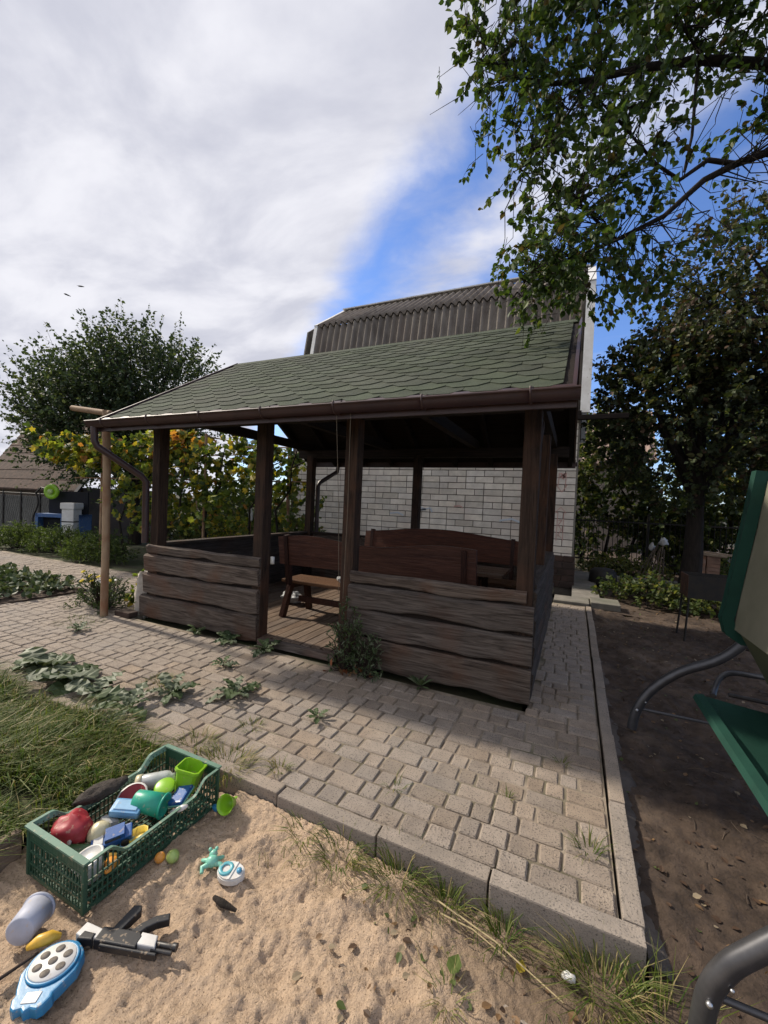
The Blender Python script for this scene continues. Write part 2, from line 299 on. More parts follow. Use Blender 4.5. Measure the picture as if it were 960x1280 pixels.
def fbm(x, y, s, o=4): return mnoise.fractal(Vector((x * s, y * s, 3.7)), 1.0, 2.0, o)
def grid(name, x0, x1, y0, y1, step, zf, mat):
    nx = max(2, int((x1 - x0) / step)); ny = max(2, int((y1 - y0) / step))
    V = [(x0 + (x1 - x0) * i / nx, y0 + (y1 - y0) * j / ny, 0) for j in range(ny + 1) for i in range(nx + 1)]
    V = [(x, y, zf(x, y)) for x, y, _ in V]
    F = [(j * (nx + 1) + i, j * (nx + 1) + i + 1, (j + 1) * (nx + 1) + i + 1, (j + 1) * (nx + 1) + i) for j in range(ny) for i in range(nx)]
    o = bpy.data.objects.new(name, np_mesh(name, V, F, mat, smooth=True)); col.objects.link(o); return struct(o)

# ------------------------------------------------------------------ the setting: ground sheets
g = MB(); g.add([(-400, -300, -.30), (400, -300, -.30), (400, 500, -.30), (-400, 500, -.30)], [(0, 1, 2, 3)]); struct(g.build('ground', m_ground))
_sr = random.Random(5)
SANDP = [(_sr.uniform(-1.7, -.6), _sr.uniform(-1.1, -.1)) for _ in range(13)] + [(-1.2, -.55), (-.95, -.95), (-1.45, -.25), (-.8, -.35), (-1.6, -.95), (-1.15, -.15)]
def sand_z(x, y):
    z = -.112 + .022 * fbm(x, y, 3.2, 3) + .009 * fbm(x + 5, y, 9, 3) + .008 * fbm(x, y + 9, 24, 3) + .008 * fbm(x, y, 58, 2)
    z += .009 * abs(mnoise.noise(Vector((x * 17 + y * 12, y * 8 - x * 3, 1)))) 
    for px, py in SANDP:
        d = ((x - px) ** 2 / .012 + (y - py) ** 2 / .006)
        z -= .022 * math.exp(-d) - .010 * math.exp(-(d - 2.2) ** 2)
    kx = min(1, max(0, (-.75 - x) / .5)); z += .055 * kx * math.exp(-(y / .10) ** 2) * (1 if x > -1.85 else .4)
    if x > -.75: z -= .02 * min(1, (x + .75) / .5)
    return z
grid('sand', -2.44, .9, -1.2, -.004, .0075, sand_z, m_sand)
grid('sand_verge', -2.44, 1.2, -3.0, -1.19, .05, sand_z, m_sand)
def soil_z(x, y): return -.055 + .03 * fbm(x, y, 1.1, 3) + .020 * fbm(x, y, 5, 4) + .014 * fbm(x, y, 20, 3) - (.05 if y < .1 else 0) * min(1, max(0, (.1 - y) / .3))
grid('soil', .005, 3.2, -1.0, 6.0, .022, soil_z, m_soil)
def soil2_z(x, y): return -.06 + .05 * fbm(x, y, .9, 3)
grid('soil_bank', .1, 14, 5.6, 26, .25, soil2_z, m_soil)
grid('soil_verge', 3.0, 14, -3, 5.8, .25, lambda x, y: -.07 + .03 * fbm(x, y, 1, 3), m_soil)
def lawn_z(x, y): return -.03 + .02 * fbm(x, y, 2.5, 3)
grid('lawn', -8, -2.47, -3, .0, .06, lawn_z, m_turf)
grid('garden_ground', -30, -.6, 1.55, 30, .3, lambda x, y: -.05 + .02 * fbm(x, y, 1, 3), m_garden)

# ------------------------------------------------------------------ pavement with its pavers and kerbs
PITCH_Y = .118
pav = MB()
pav.box(-13.5, .082, -.09, -.082, 1.56, -.0095); pav.box(-.56, 1.56, -.09, -.082, 5.62, -.010); pav.box(-13.5, 1.56, -.09, -5.05, 3.36, -.010)
pave = struct(pav.build('pavement', m_joint))
def paver_mesh(wd, seed):
    r = random.Random(seed); hx, hy, c = wd / 2 - .004, PITCH_Y / 2 - .0045, .010
    b = [(-hx, -hy), (hx, -hy), (hx, hy), (-hx, hy)]
    b = [(x + r.uniform(-.002, .002), y + r.uniform(-.002, .002)) for x, y in b]
    def ring(k, z, dz): 
        out = []
        for x, y in b:
            sx, sy = math.copysign(1, x), math.copysign(1, y)
            out += [(x - sx * (k + .006) if i == 0 else x - sx * k, y - sy * k if i == 0 else y - sy * (k + .006), z + dz * r.uniform(-1, 1)) for i in ((0, 1) if sx * sy < 0 else (1, 0))]
        return out
    m = MB(); vs_ = ring(0, -.05, 0) + ring(0, -.007, .0008) + ring(.007, .0, .0008); n = 8
    fs = [(i * n + k, i * n + (k + 1) % n, (i + 1) * n + (k + 1) % n, (i + 1) * n + k) for i in range(2) for k in range(n)] + [tuple(range(16, 24))]
    m.add(vs_, fs); return m
PW = (.098, .126, .192)
pmesh = {(wi, k): paver_mesh(PW[wi], 10 * wi + k) for wi in range(3) for k in range(3)}
pm_data = {k: v.mesh('paver', m_paver) for k, v in pmesh.items()}
slots = []
def pave_region(x0, x1, y0, y1):
    j0 = round((y0 - .085) / PITCH_Y); y = .085 + j0 * PITCH_Y
    while y + PITCH_Y <= y1 + .02:
        x = x1; rr = random.Random(int(y * 1000) + int(x1 * 77)); 
        while x > x0 + .05:
            wi = rr.choice((0, 1, 1, 2, 2))
            if x - PW[wi] < x0: wi = 0
            slots.append((x - PW[wi] / 2, y + PITCH_Y / 2, wi)); x -= PW[wi] + .001
        y += PITCH_Y
pave_region(-9.5, -.086, .085, 1.53)
pave_region(-.545, -.086, 1.535, 5.6)
pave_region(-6.7, -5.1, 1.535, 2.12)
pave_region(-13.4, -6.3, 2.10, 3.3)
slots = [s for s in slots if not (s[0] < -6.78 and .95 < s[1] < 2.1)]
def in_view(x, y, z=0, mg=1.02):
    d = Vector((x, y, z)) - CAM; f = d.dot(F2)
    return f > .2 and abs(d.dot(CR) / f) < .928 * mg and abs(d.dot(CU) / f) < 1.2376 * mg
vis = sorted([s for s in slots if in_view(s[0], s[1])], key=lambda s: (s[0] - CAM.x) ** 2 + (s[1] - CAM.y) ** 2)
near = set(vis[:298])
rest = MB()
for i, s in enumerate(slots):
    k = (s[2], i % 3); rr = random.Random(i * 31)
    dz = .005 * fbm(s[0], s[1], 1.5, 2) + rr.uniform(-.003, .003); tx, ty, tz = rr.uniform(-.012, .012), rr.uniform(-.012, .012), rr.uniform(-.02, .02)
    rot = Matrix.Rotation(tz, 4, 'Z') @ Matrix.Rotation(tx, 4, 'X') @ Matrix.Rotation(ty, 4, 'Y'); mw = Matrix.Translation((s[0], s[1], dz)) @ rot
    if s in near:
        o = bpy.data.objects.new('paver', pm_data[k]); link(o, pave); o.matrix_basis = mw
    elif in_view(s[0], s[1], 0, 1.25):
        rest.add([mw @ Vector(v) for v in pmesh[k].v], pmesh[k].f)
stuff(rest.build('far_pavers', m_paver, pave))
def kerb(x0, y0, x1, y1, ztop, zbot, seed):
    r = random.Random(seed); m = MB(); m.cbox(x0, y0, zbot, x1, y1, ztop, .007)
    m.v = [(x + .0025 * mnoise.noise(Vector((x * 40, y * 40, z * 40))), y + .003 * mnoise.noise(Vector((x * 33, y * 33, z * 33 + 7))), z + r.uniform(-.0008, .0008)) for x, y, z in m.v]
    m.build('kerbstone', m_kerb, pave)
xs = [.0, -.545, -1.045, -1.60, -2.10, -2.60, -3.10, -3.6, -4.1, -4.6, -5.6, -6.6]
for i in range(len(xs) - 1): kerb(xs[i + 1] + .004, 0 + (.006 if i % 2 else 0), xs[i] - .004, .078 + (.004 if i % 2 else 0), .006 - .004 * (i % 3), -.24, i)
ys = [.084, .78, 1.5, 2.3, 3.1, 3.9, 4.7, 5.6]
for i in range(len(ys) - 1): kerb(-.070 + .003 * (i % 2), ys[i] + .003, .002 + .003 * (i % 2), ys[i + 1] - .003, .004 + .003 * (i % 2), -.2, 40 + i)
hn = MB(); n = 60; vs_ = []
for i in range(n + 1):
    y = .0 + 3.2 * i / n; q = .085 + .03 * mnoise.noise(Vector((y * 3, 0, 0))) + .02 * mnoise.noise(Vector((y * 11, 3, 0))); zz = -.045 + .012 * mnoise.noise(Vector((y * 4, 7, 0)))
    vs_ += [(.004, y, zz), (q * .6, y, zz - .012), (q, y, zz - .035), (q + .01, y, -.2)]
hn.add(vs_, [(i * 4 + j, i * 4 + j + 1, i * 4 + 5 + j, i * 4 + 4 + j) for i in range(n) for j in range(3)], True); hn.build('kerb_haunch', M('old_mortar', (.12, .10, .085), (.075, .062, .052), scale=8, rough=.95, bump=.9, bscale=50), pave)
# concrete slabs beyond the side path
sb = MB(); sb.cbox(-.55, 5.65, -.12, -.02, 6.12, .035, .015); tag(sb.build('concrete_slab', m_concrete), 'small concrete slab where the paved side path ends', 'slab')
sb = MB(); sb.cbox(.0, 5.72, -.05, .42, 6.2, .05, .012); tag(sb.build('stone_slab', m_concrete), 'loose pale stone slab beside the end of the paved path', 'slab')
sb = MB(); sb.box(-.28, 6.14, -.10, .16, 9.6, .02); struct(sb.build('house_path', m_concrete))
sb = MB(); sb.cbox(.16, 9.0, -.08, 5.0, 9.18, .06, .02); struct(sb.build('far_kerb', m_concrete))

# ------------------------------------------------------------------ gazebo
GX0, GX1, GY0, GY1 = -4.94, -.54, 1.62, 4.86
EAVE_Y, EAVE_Z, RIDGE_Y, RIDGE_Z, RX0, RX1 = 1.20, 2.27, 3.262, 3.555, -5.2, -.345
gz = thing('gazebo', 'open timber gazebo with green shingled gable roof and live-edge plank walls', 'gazebo', (-2.74, 3.24, 0))
def post(x, y, z0, z1, wd=.125, mat=w_post, name='post'):
    m = MB(); m.cbox(x - wd / 2, y - wd / 2, z0, x + wd / 2, y + wd / 2, z1, .008); return m.build(name, mat, gz)
for x in (-4.84, -3.255, -2.195, -.625): post(x, 1.725, 0.0, 2.30)
for x in (-4.80, -2.69, -.625): post(x, 4.78, 0.0, 2.30)
post(-.635, 3.15, 0, 2.30, .12)
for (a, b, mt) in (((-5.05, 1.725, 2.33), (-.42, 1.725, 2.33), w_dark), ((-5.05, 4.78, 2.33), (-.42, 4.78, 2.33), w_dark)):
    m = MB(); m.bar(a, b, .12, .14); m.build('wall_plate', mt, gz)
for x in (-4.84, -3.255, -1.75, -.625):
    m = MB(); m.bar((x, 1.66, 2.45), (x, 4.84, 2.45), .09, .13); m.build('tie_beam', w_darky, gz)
for (x, y, dx, dy) in ((-.625, 1.79, 0, .55),):
    m = MB(); m.bar((x, y, 1.80), (x + dx, y + dy, 2.27), .07, .07); m.build('brace', w_post, gz)
# live-edge planks
def live_plank(u0, u1, z0, z1, plane, fix, out, seed, mat, name='wall_plank', parent=gz, thick=.035, wav=.034, lap=.014, endskew=0):
    """plank running along X (plane 'y') or Y (plane 'x'); wavy lower edge, lapped"""
    r = random.Random(seed); n = 28; off = r.uniform(0, 90); m = MB(); vs_ = []
    for i in range(n + 1):
        t = i / n; u = u0 + (u1 - u0) * t
        lo = z0 + wav * (mnoise.noise(Vector((u * 1.7 + off, 0, 0))) + .5 * mnoise.noise(Vector((u * 5 + off, 4, 0))))
        hi = z1 + wav * .5 * mnoise.noise(Vector((u * 2.1 + off, 9, 0)))
        bow = .006 * mnoise.noise(Vector((u * 3 + off, 2, 5)))
        for (z, o_) in ((lo, bow), (lo + .004, thick + bow - .008), (lo + .016, thick + bow), (hi - .020, thick + bow + lap), (hi, thick + lap - .024 + bow), (hi + .002, bow)):
            uu = u + (endskew * (1 - (z - .0) / .86) if i == 0 else 0)
            vs_.append((uu, fix + out * o_, z) if plane == 'y' else (fix + out * o_, uu, z))
    k = 6; fs = [(i * k + j, i * k + (j + 1) % k, (i + 1) * k + (j + 1) % k, (i + 1) * k + j) for i in range(n) for j in range(k)] + [tuple(range(k)), tuple(range(n * k + k - 1, n * k - 1, -1))]
    m.add(vs_, fs); o = m.build(name, mat, parent); 
    bm = bmesh.new(); bm.from_mesh(o.data); bmesh.ops.recalc_face_normals(bm, faces=bm.faces); bm.to_mesh(o.data); bm.free(); return o
for i, (z0, z1) in enumerate(((.012, .272), (.298, .535), (.560, .760), (.772, .878))):
    live_plank(-4.96 + .01 * i, -3.20, z0, z1, 'y', 1.665, -1, 3 + i, w_front, endskew=-.05 if i == 0 else 0, thick=.042 if i < 3 else .026)
for i, (z0, z1) in enumerate(((.012, .275), (.298, .520), (.545, .745), (.758, .864))):
    live_plank(-2.14 + (.03 if i == 0 else 0), -.545 - (.06 if i == 3 else 0), z0, z1, 'y', 1.665, -1, 13 + i, w_front, thick=.045 if i < 3 else .024)
for i, (z0, z1) in enumerate(((.015, .24), (.23, .45), (.44, .655), (.645, .86))):
    live_plank(1.70, 4.84, z0, z1, 'x', -.575, 1, 23 + i, w_side, thick=.03)
    live_plank(1.70, 4.84, z0, z1, 'x', -4.905, -1, 33 + i, w_side, thick=.03)
    live_plank(-4.9, -.6, z0, z1, 'y', 4.82, 1, 43 + i, w_front, thick=.03)
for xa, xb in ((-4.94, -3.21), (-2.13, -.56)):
    m = MB(); m.box(xa, 1.668, .02, xb, 1.684, .85); m.build('gap_shade_sheet', w_dark, gz)  # added dark sheet, so the gaps between planks read as deep shade
m = MB(); m.cbox(-4.93, 1.70, .865, -4.80, 4.86, .90, .006); m.build('parapet_cap', w_side, gz)
m = MB(); m.cbox(-4.78, 4.74, .866, -.68, 4.88, .901, .006); m.build('parapet_cap', w_dark, gz)
m = MB(); m.cbox(-.67, 1.80, .866, -.545, 4.70, .90, .006); m.build('parapet_cap', w_side, gz)
# deck
x = -4.86; i = 0
while x < -.62:
    m = MB(); wd = .108; m.cbox(x, 1.70 + random.Random(i).uniform(0, .01), .03, x + wd, 4.72, .062 + random.Random(i).uniform(-.002, .002), .004); m.build('deck_board', w_deck, gz); x += wd + .012; i += 1
m = MB(); m.cbox(-3.19, 1.63, -.01, -2.27, 1.70, .055, .006); m.build('threshold', w_front, gz)
# roof: rafters, sarking, shingles
sl_len = math.hypot(RIDGE_Y - EAVE_Y, RIDGE_Z - EAVE_Z); sl_a = math.atan2(RIDGE_Z - EAVE_Z, RIDGE_Y - EAVE_Y)
def slope_mat(back=False):                                # local x along eave, y up the slope, z normal
    if not back: return Matrix.Translation((RX0, EAVE_Y, EAVE_Z)) @ Matrix.Rotation(sl_a, 4, 'X')
    return Matrix.Translation((RX1, 2 * RIDGE_Y - EAVE_Y, EAVE_Z)) @ Matrix.Rotation(math.pi, 4, 'Z') @ Matrix.Rotation(sl_a, 4, 'X')
RW = RX1 - RX0
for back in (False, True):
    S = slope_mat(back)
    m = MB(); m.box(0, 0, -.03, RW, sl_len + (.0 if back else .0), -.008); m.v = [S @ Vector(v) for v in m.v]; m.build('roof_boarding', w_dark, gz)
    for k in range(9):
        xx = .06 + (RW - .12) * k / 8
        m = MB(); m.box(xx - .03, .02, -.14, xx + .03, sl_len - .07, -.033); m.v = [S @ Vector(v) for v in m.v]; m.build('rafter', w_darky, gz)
S = slope_mat(False)
TW, EX = .337, .152
def tab_mesh(seed):
    r = random.Random(seed); h = TW / 2 - .002; m = MB(); t = .009
    p = [(-h, .5 * EX), (-h * .52 + r.uniform(-.006, .006), r.uniform(-.004, .004)), (h * .52 + r.uniform(-.006, .006), r.uniform(-.004, .004)), (h, .5 * EX), (h, EX * 1.55), (-h, EX * 1.55)]
    zt = [t * .9, t * 1.25, t * 1.25, t * .9, .0, .0]; zb = [.0015, .003, .003, .0015, -.004, -.004]; n = 6
    m.add([(x, y, z) for (x, y), z in zip(p, zb)] + [(x, y, z) for (x, y), z in zip(p, zt)], [tuple(range(n - 1, -1, -1)), tuple(range(n, 2 * n))] + [(k, (k + 1) % n, n + (k + 1) % n, n + k) for k in range(n)])
    return m
tabs = [tab_mesh(k).mesh('shingle', m_shingle) for k in range(4)]
def half_tab(left):
    m = MB(); h = TW / 2 - .002; t = .009; p = [(0, 0), (h * .52, 0), (h, .5 * EX), (h, 1.55 * EX), (0, 1.55 * EX)] if left else [(-h, .5 * EX), (-h * .52, 0), (0, 0), (0, 1.55 * EX), (-h, 1.55 * EX)]
    n = 5; m.add([(x, y, .001) for x, y in p] + [(x, y, (t * 1.2 if y < .1 else 0.004)) for x, y in p], [tuple(range(n - 1, -1, -1)), tuple(range(n, 2 * n))] + [(k, (k + 1) % n, n + (k + 1) % n, n + k) for k in range(n)]); return m
halfs = [half_tab(True).mesh('shingle', m_shingle), half_tab(False).mesh('shingle', m_shingle)]
rows = int((sl_len - .02) / EX); ncol = int(RW / TW); x_off = (RW - ncol * TW) / 2
for j in range(rows):
    for k in range(ncol + (1 if j % 2 else 0)):
        if j % 2: 
            xx = k * TW + x_off; me = halfs[0] if k == 0 else (halfs[1] if k == ncol else tabs[(j * 7 + k * 3) % 4])
        else: xx = (k + .5) * TW + x_off; me = tabs[(j * 5 + k * 3) % 4]
        o = link(bpy.data.objects.new('shingle', me), gz); o.matrix_basis = S @ Matrix.Translation((xx, .045 + j * EX, .0)) @ Matrix.Rotation(random.Random(j * 91 + k).uniform(-.006, .006), 4, 'Z')
m = MB(); Sb = slope_mat(True)
for j in range(rows):
    for k in range(ncol):
        for v in (0,): m.box(k * TW + (TW / 2 if j % 2 else 0) * .3 + .004, .045 + j * EX, .0, (k + 1) * TW - .004, .045 + (j + 1.3) * EX, .006 + .0002 * ((j * 3 + k) % 5))
m.v = [Sb @ Vector(v) for v in m.v]; stuff(m.build('back_shingles', m_shingle, gz))
for xx in (0.0, RW):                                       # verge strips
    m = MB(); m.box(xx - .012, -.01, -.05, xx + .012, sl_len - .004, .022); m.v = [S @ Vector(v) for v in m.v]; m.build('verge_strip', m_gutter, gz)
    m = MB(); m.box(xx - .012, -.01, -.05, xx + .012, sl_len - .004, .022); m.v = [Sb @ Vector(v) for v in m.v]; m.build('verge_strip', m_gutter, gz)
m = MB(); m.bar((RX0, RIDGE_Y - .06, RIDGE_Z - .030), (RX1, RIDGE_Y - .06, RIDGE_Z - .030), .15, .010, (0, -math.sin(sl_a), math.cos(sl_a))); m.build('ridge_strip', m_shingle, gz)
m = MB(); m.bar((RX0, RIDGE_Y + .06, RIDGE_Z - .030), (RX1, RIDGE_Y + .06, RIDGE_Z - .030), .15, .010, (0, math.sin(sl_a), math.cos(sl_a))); m.build('ridge_strip', m_shingle, gz)
# fascia, gutters, hooks, downpipes
def gutter(yc, sgn):
    m = MB(); r = .062; n = 8; vs_ = []
    for xx in (RX0 - .04, RX1 + .04):
        for rr in (r, r - .005): vs_ += [(xx, yc + sgn * -rr * math.cos(math.pi * k / n), 2.245 - rr * math.sin(math.pi * k / n)) for k in range(n + 1)]
    q = n + 1
    fs = [(a * q * 1 + k, a * q + k + 1, 2 * q + a * q + k + 1, 2 * q + a * q + k) for a in (0, 1) for k in range(n)] + [(k, k + 1, q + k + 1, q + k) for k in range(n)] + [(2 * q + k, 2 * q + k + 1, 3 * q + k + 1, 3 * q + k) for k in range(n)]
    fs += [(0, q, 3 * q, 2 * q), (q - 1, 2 * q - 1, 4 * q - 1, 3 * q - 1)]
    m.add(vs_, fs, True)
    m.tube([(RX0 - .04, yc - sgn * r, 2.248), (RX1 + .04, yc - sgn * r, 2.248)], .009, 6)
    for xx in (RX0 - .04, RX1 + .04): m.add([(xx, yc - r * math.cos(math.pi * k / n), 2.245 - r * math.sin(math.pi * k / n)) for k in range(n + 1)], [tuple(range(n + 1))])
    gt = m.build('gutter', m_gutter, gz)
    for k in range(7):
        xx = RX0 + .25 + k * (RW - .5) / 6
        h = MB(); h.tube([(xx, yc + sgn * .06, 2.30)] + [(xx, yc - sgn * .068 * math.cos(math.pi * t / 6 + math.pi), 2.245 - .068 * math.sin(math.pi * t / 6)) for t in range(7)] + [(xx, yc - sgn * .06, 2.27)], .008, 5); h.build('hook', m_gutter, gt)
gutter(EAVE_Y - .055, 1); gutter(2 * RIDGE_Y - EAVE_Y + .055, -1)
m = MB(); m.box(RX0 - .02, EAVE_Y - .012, EAVE_Z - .12, RX1 + .02, EAVE_Y + .012, EAVE_Z + .012); m.build('fascia', m_gutter, gz)
m = MB(); m.bar((RX0, EAVE_Y - .03, EAVE_Z + .012), (RX1 + .01, EAVE_Y + .13, EAVE_Z + .012 + .15 * math.tan(sl_a) * .0), .01, .01)
m = MB(); m.box(0, -.05, .004, RW, .075, .0085); m.v = [S @ Vector(v) for v in m.v]; m.build('drip_edge', m_gutter, gz)
m = MB(); m.box(RX0 - .02, 2 * RIDGE_Y - EAVE_Y - .012, EAVE_Z - .12, RX1 + .02, 2 * RIDGE_Y - EAVE_Y + .012, EAVE_Z + .012); m.build('fascia', m_gutter, gz)
m = MB(); m.tube([(-5.16, 1.145, 2.20), (-5.16, 1.15, 2.04), (-5.14, 1.17, 1.98), (-4.93, 1.55, 1.68), (-4.92, 1.60, 1.62), (-4.92, 1.61, .9)], .038, 12); m.build('downpipe', m_gutter, gz)
m = MB(); m.tube([(-4.55, 5.32, 2.2), (-4.55, 5.3, 2.06), (-4.72, 4.95, 1.82), (-4.74, 4.93, 1.75), (-4.74, 4.93, .05)], .04, 10); m.build('downpipe', m_gutter, gz)
m = MB(); m.lathe([(.0, 0), (.022, .0), (.022, .075), (.0, .08)], 12, Matrix.Translation((-3.17, 1.80, .80))); m.build('socket', m_white, gz)
# cords from the gutter down to the climber
for k, (a, b) in enumerate((((-1.93, 1.16, 2.2), (-2.16, 1.56, .62)), ((-2.06, 1.16, 2.2), (-2.20, 1.55, .66)))):
    m = MB(); m.tube([a, tuple((p + q) / 2 + (.01 if i == 0 else 0) for i, (p, q) in enumerate(zip(a, b))), b], .0022, 5)
    tag(m.build('cord', M('jute_cord%d' % k, (.20, .165, .12))), ('taut twine cord from gutter to the potted climber', 'second twine cord tied closer to the doorway post')[k], 'cord')

# ------------------------------------------------------------------ benches and table under the roof
def bench(x0, x1, y, face, label, arch):
    """face=+1: sitter looks to +Y (back to the lawn side)"""
    t = thing('garden_bench', label, 'bench', ((x0 + x1) / 2, y, .064))
    L_ = x1 - x0; n = 24; m = MB(); vs_ = []
    for i in range(n + 1):
        q = i / n; u = x0 + L_ * q
        top = 1.03 + (.10 * math.sin(math.pi * q) ** 1.5 if arch else .035 * math.sin(q * 9) + .03 * q) + .006 * mnoise.noise(Vector((u * 4, y, 0))); bot = .70 + .012 * mnoise.noise(Vector((u * 2, 5, y)))
        for z, o in ((bot, -.02), (bot, .02), (top, .02 - .05), (top, -.02 - .05)): vs_.append((u, y + face * o, z))
    m.add(vs_, [(i * 4 + j, i * 4 + (j + 1) % 4, i * 4 + 4 + (j + 1) % 4, i * 4 + 4 + j) for i in range(n) for j in range(4)] + [(3, 2, 1, 0), (n * 4, n * 4 + 1, n * 4 + 2, n * 4 + 3)])
    m.build('backrest', w_bench, t)
    m = MB(); m.cbox(x0 - .02, min(y + face * .05, y + face * .45), .46, x1 + .02, max(y + face * .05, y + face * .45), .50, .01); m.build('seat', w_seat, t)
    for xx in (x0 + .12, x1 - .12):
        m = MB(); m.bar((xx, y - face * .06, 1.06), (xx, y + face * .02, .46), .07, .05, (1, 0, 0)); m.build('back_upright', w_benchy, t)
        m = MB(); m.bar((xx, y + face * .06, .46), (xx - .03, y - face * .05, .064), .07, .06, (1, 0, 0)); m.build('leg', w_benchy, t)
        m = MB(); m.bar((xx, y + face * .38, .46), (xx + .02, y + face * .44, .064), .07, .06, (1, 0, 0)); m.build('leg', w_benchy, t)
        m = MB(); m.bar((xx, y + face * .02, .43), (xx, y + face * .44, .43), .05, .06); m.build('seat_bearer', w_benchy, t)
    m = MB(); m.bar((x0 + .15, y + face * .2, .25), (x1 - .15, y + face * .2, .25), .04, .07); m.build('stretcher', w_benchy, t)
bench(-3.55, -1.15, 2.42, 1, 'varnished red-brown bench with its back towards the gazebo doorway', False)
bench(-3.40, -.95, 4.35, -1, 'dark wooden bench with arched back along the brick house side of gazebo', True)
t = thing('garden_table', 'long wooden table between the two benches in the gazebo', 'table', (-2.2, 3.4, .064))
for k in range(4):
    m = MB(); m.cbox(-3.2, 3.08 + k * .165, .70, -1.0, 3.08 + k * .165 + .155, .74, .008); m.build('table_board', w_seat, t)
for xx in (-2.9, -1.3):
    for yy in (3.15, 3.66):
        m = MB(); m.bar((xx, yy, .70), (xx, yy, .064), .07, .07); m.build('leg', w_benchy, t)
    m = MB(); m.bar((xx, 3.08, .67), (xx, 3.74, .67), .06, .06); m.build('bearer', w_benchy, t)
m_bag = M('clear_plastic', (.45, .46, .46), (.3, .31, .32), rough=.25, scale=12, bump=.6, bscale=18)
for (x, y, z, r, lb) in ((-2.80, 2.72, .545, .065, 'crumpled clear plastic bag on the bench seat by the doorway'), (-3.75, 2.95, .15, .10, 'crumpled pale bag on the deck behind the bench leg')):
    m = MB(); m.sphere((x, y, z), r, 22, 16, (1.4, 1, .62), .95, 3 + x); tag(m.build('plastic_bag', m_bag), lb, 'bag')

# ------------------------------------------------------------------ brick house with a gambrel roof of corrugated slate
HX0, HX1, HY0, HY1 = -7.22, -.31, 7.37, 10.95
hs = thing('brick_house', 'white brick house with gambrel roof of corrugated grey slate', 'house', (-3.8, 9.1, 0))
m = MB(); m.box(HX0, HY0, .5, HX1, HY1, 3.62); m.build('wall', m_mortar, hs)
# gable wall infill under the gambrel
prof = [(7.30, 3.60), (7.80, 6.08), (9.16, 7.08), (10.52, 6.08), (11.02, 3.60)]
for xx in (HX0 + .02, HX1 - .02):
    m = MB(); n = 5; vs_ = [(x_, y, z) for x_ in (xx - .02, xx + .02) for y, z in prof]
    m.add(vs_, [(4, 3, 2, 1, 0), (5, 6, 7, 8, 9)] + [(k, (k + 1) % 5, 5 + (k + 1) % 5, 5 + k) for k in range(5)]); m.build('gable_wall', m_concrete, hs)
# plinth of dark stones
m = MB(); m.box(HX0 - .03, HY0 - .03, -.2, HX1 + .03, HY1, .5); pl = m.build('plinth', m_mortar, hs)
z = -.05; j = 0
while z < .5:
    x = HX1 + .035; h = .13
    while x > -3.4:
        wd = random.Random(j * 71 + int(x * 100)).uniform(.16, .30)
        m = MB(); m.cbox(x - wd + .008, HY0 - .06, z + .006, x, HY0 - .02, z + h - .006, .012); m.build('stone', m_plinth, pl); x -= wd
    z += h; j += 1
m = MB()
for j in range(4):
    y = HY0 - .05
    while y < 9.5:
        wd = random.Random(j * 7 + int(y * 90)).uniform(.16, .3); m.cbox(HX1 + .02, y, -.05 + j * .13 + .006, HX1 + .06, y + wd - .01, -.05 + j * .13 + .124, .01); y += wd
stuff(m.build('side_stones', m_plinth, pl))
# bricks
BH, BL = .1375, .40
bmesh_full = MB(); bmesh_full.cbox(-BL / 2 + .008, -.012, -BH / 2 + .008, BL / 2 - .008, .01, BH / 2 - .008, .005); bfull = bmesh_full.mesh('brick', m_brick)
bmesh_half = MB(); bmesh_half.cbox(-BL / 4 + .008, -.012, -BH / 2 + .008, BL / 4 - .008, .01, BH / 2 - .008, .005); bhalf = bmesh_half.mesh('brick', m_brick)
brest = MB(); nb = 0
for j in range(int((3.62 - .5) / BH)):
    z = .5 + BH * (j + .5); x = HX1; k = 0; rr = random.Random(j)
    while x > HX0 + .12:
        half = (k == 0 and j % 2 == 0) or rr.random() < .13 or x - BL < HX0
        L_ = BL / 2 if half else BL; c = (x - L_ / 2, HY0 - .004 + rr.uniform(-.0035, .0035), z)
        seen = .75 < z < 2.5 and nb < 296 and not (-.75 < c[0] < 0 and False)
        if seen: 
            o = link(bpy.data.objects.new('brick', bhalf if half else bfull), hs); o.matrix_basis = Matrix.Translation(c); nb += 1
        else:
            src = bmesh_half if half else bmesh_full; brest.add([(v[0] + c[0], v[1] + c[1], v[2] + c[2]) for v in src.v], src.f)
        x -= L_; k += 1
    y = HY0 + .012
    while y < HY1 - .3:
        brest.box(HX1 - .01, y, z - BH / 2 + .008, HX1 + .010, y + BL - .016, z + BH / 2 - .008); y += BL if (y > HY0 + .1 or j % 2) else BL / 2
stuff(brest.build('other_bricks', m_brick, hs))
# chalk marks on the bricks beside the corner
m_red = M('red_chalk', (.52, .26, .23), (.50, .36, .31), scale=40, rough=.95); m_blue = M('blue_chalk', (.40, .47, .56), (.55, .56, .56), scale=40, rough=.95)
def chalk(pts, mat, wd=.012, name='chalk_mark'):
    m = MB()
    for a, b in zip(pts[:-1], pts[1:]): m.bar((a[0], HY0 - .021, a[1]), (b[0], HY0 - .021, b[1]), .004, wd, (0, 0, 1) if abs(a[1] - b[1]) < abs(a[0] - b[0]) else (1, 0, 0))
    m.build(name, mat, hs)
chalk([(-.62, 2.25), (-.63, 2.0), (-.66, 2.0), (-.56, 1.86), (-.47, 2.0), (-.50, 2.0), (-.49, 2.25)], m_red, .014)
chalk([(-.60, 2.24), (-.51, 2.16), (-.60, 2.16), (-.51, 2.24), (-.55, 2.12)], m_red, .03)
chalk([(-.62, .88), (-.61, 1.45), (-.66, 1.45), (-.56, 1.56), (-.46, 1.45), (-.50, 1.45), (-.50, .88)], m_red, .012)
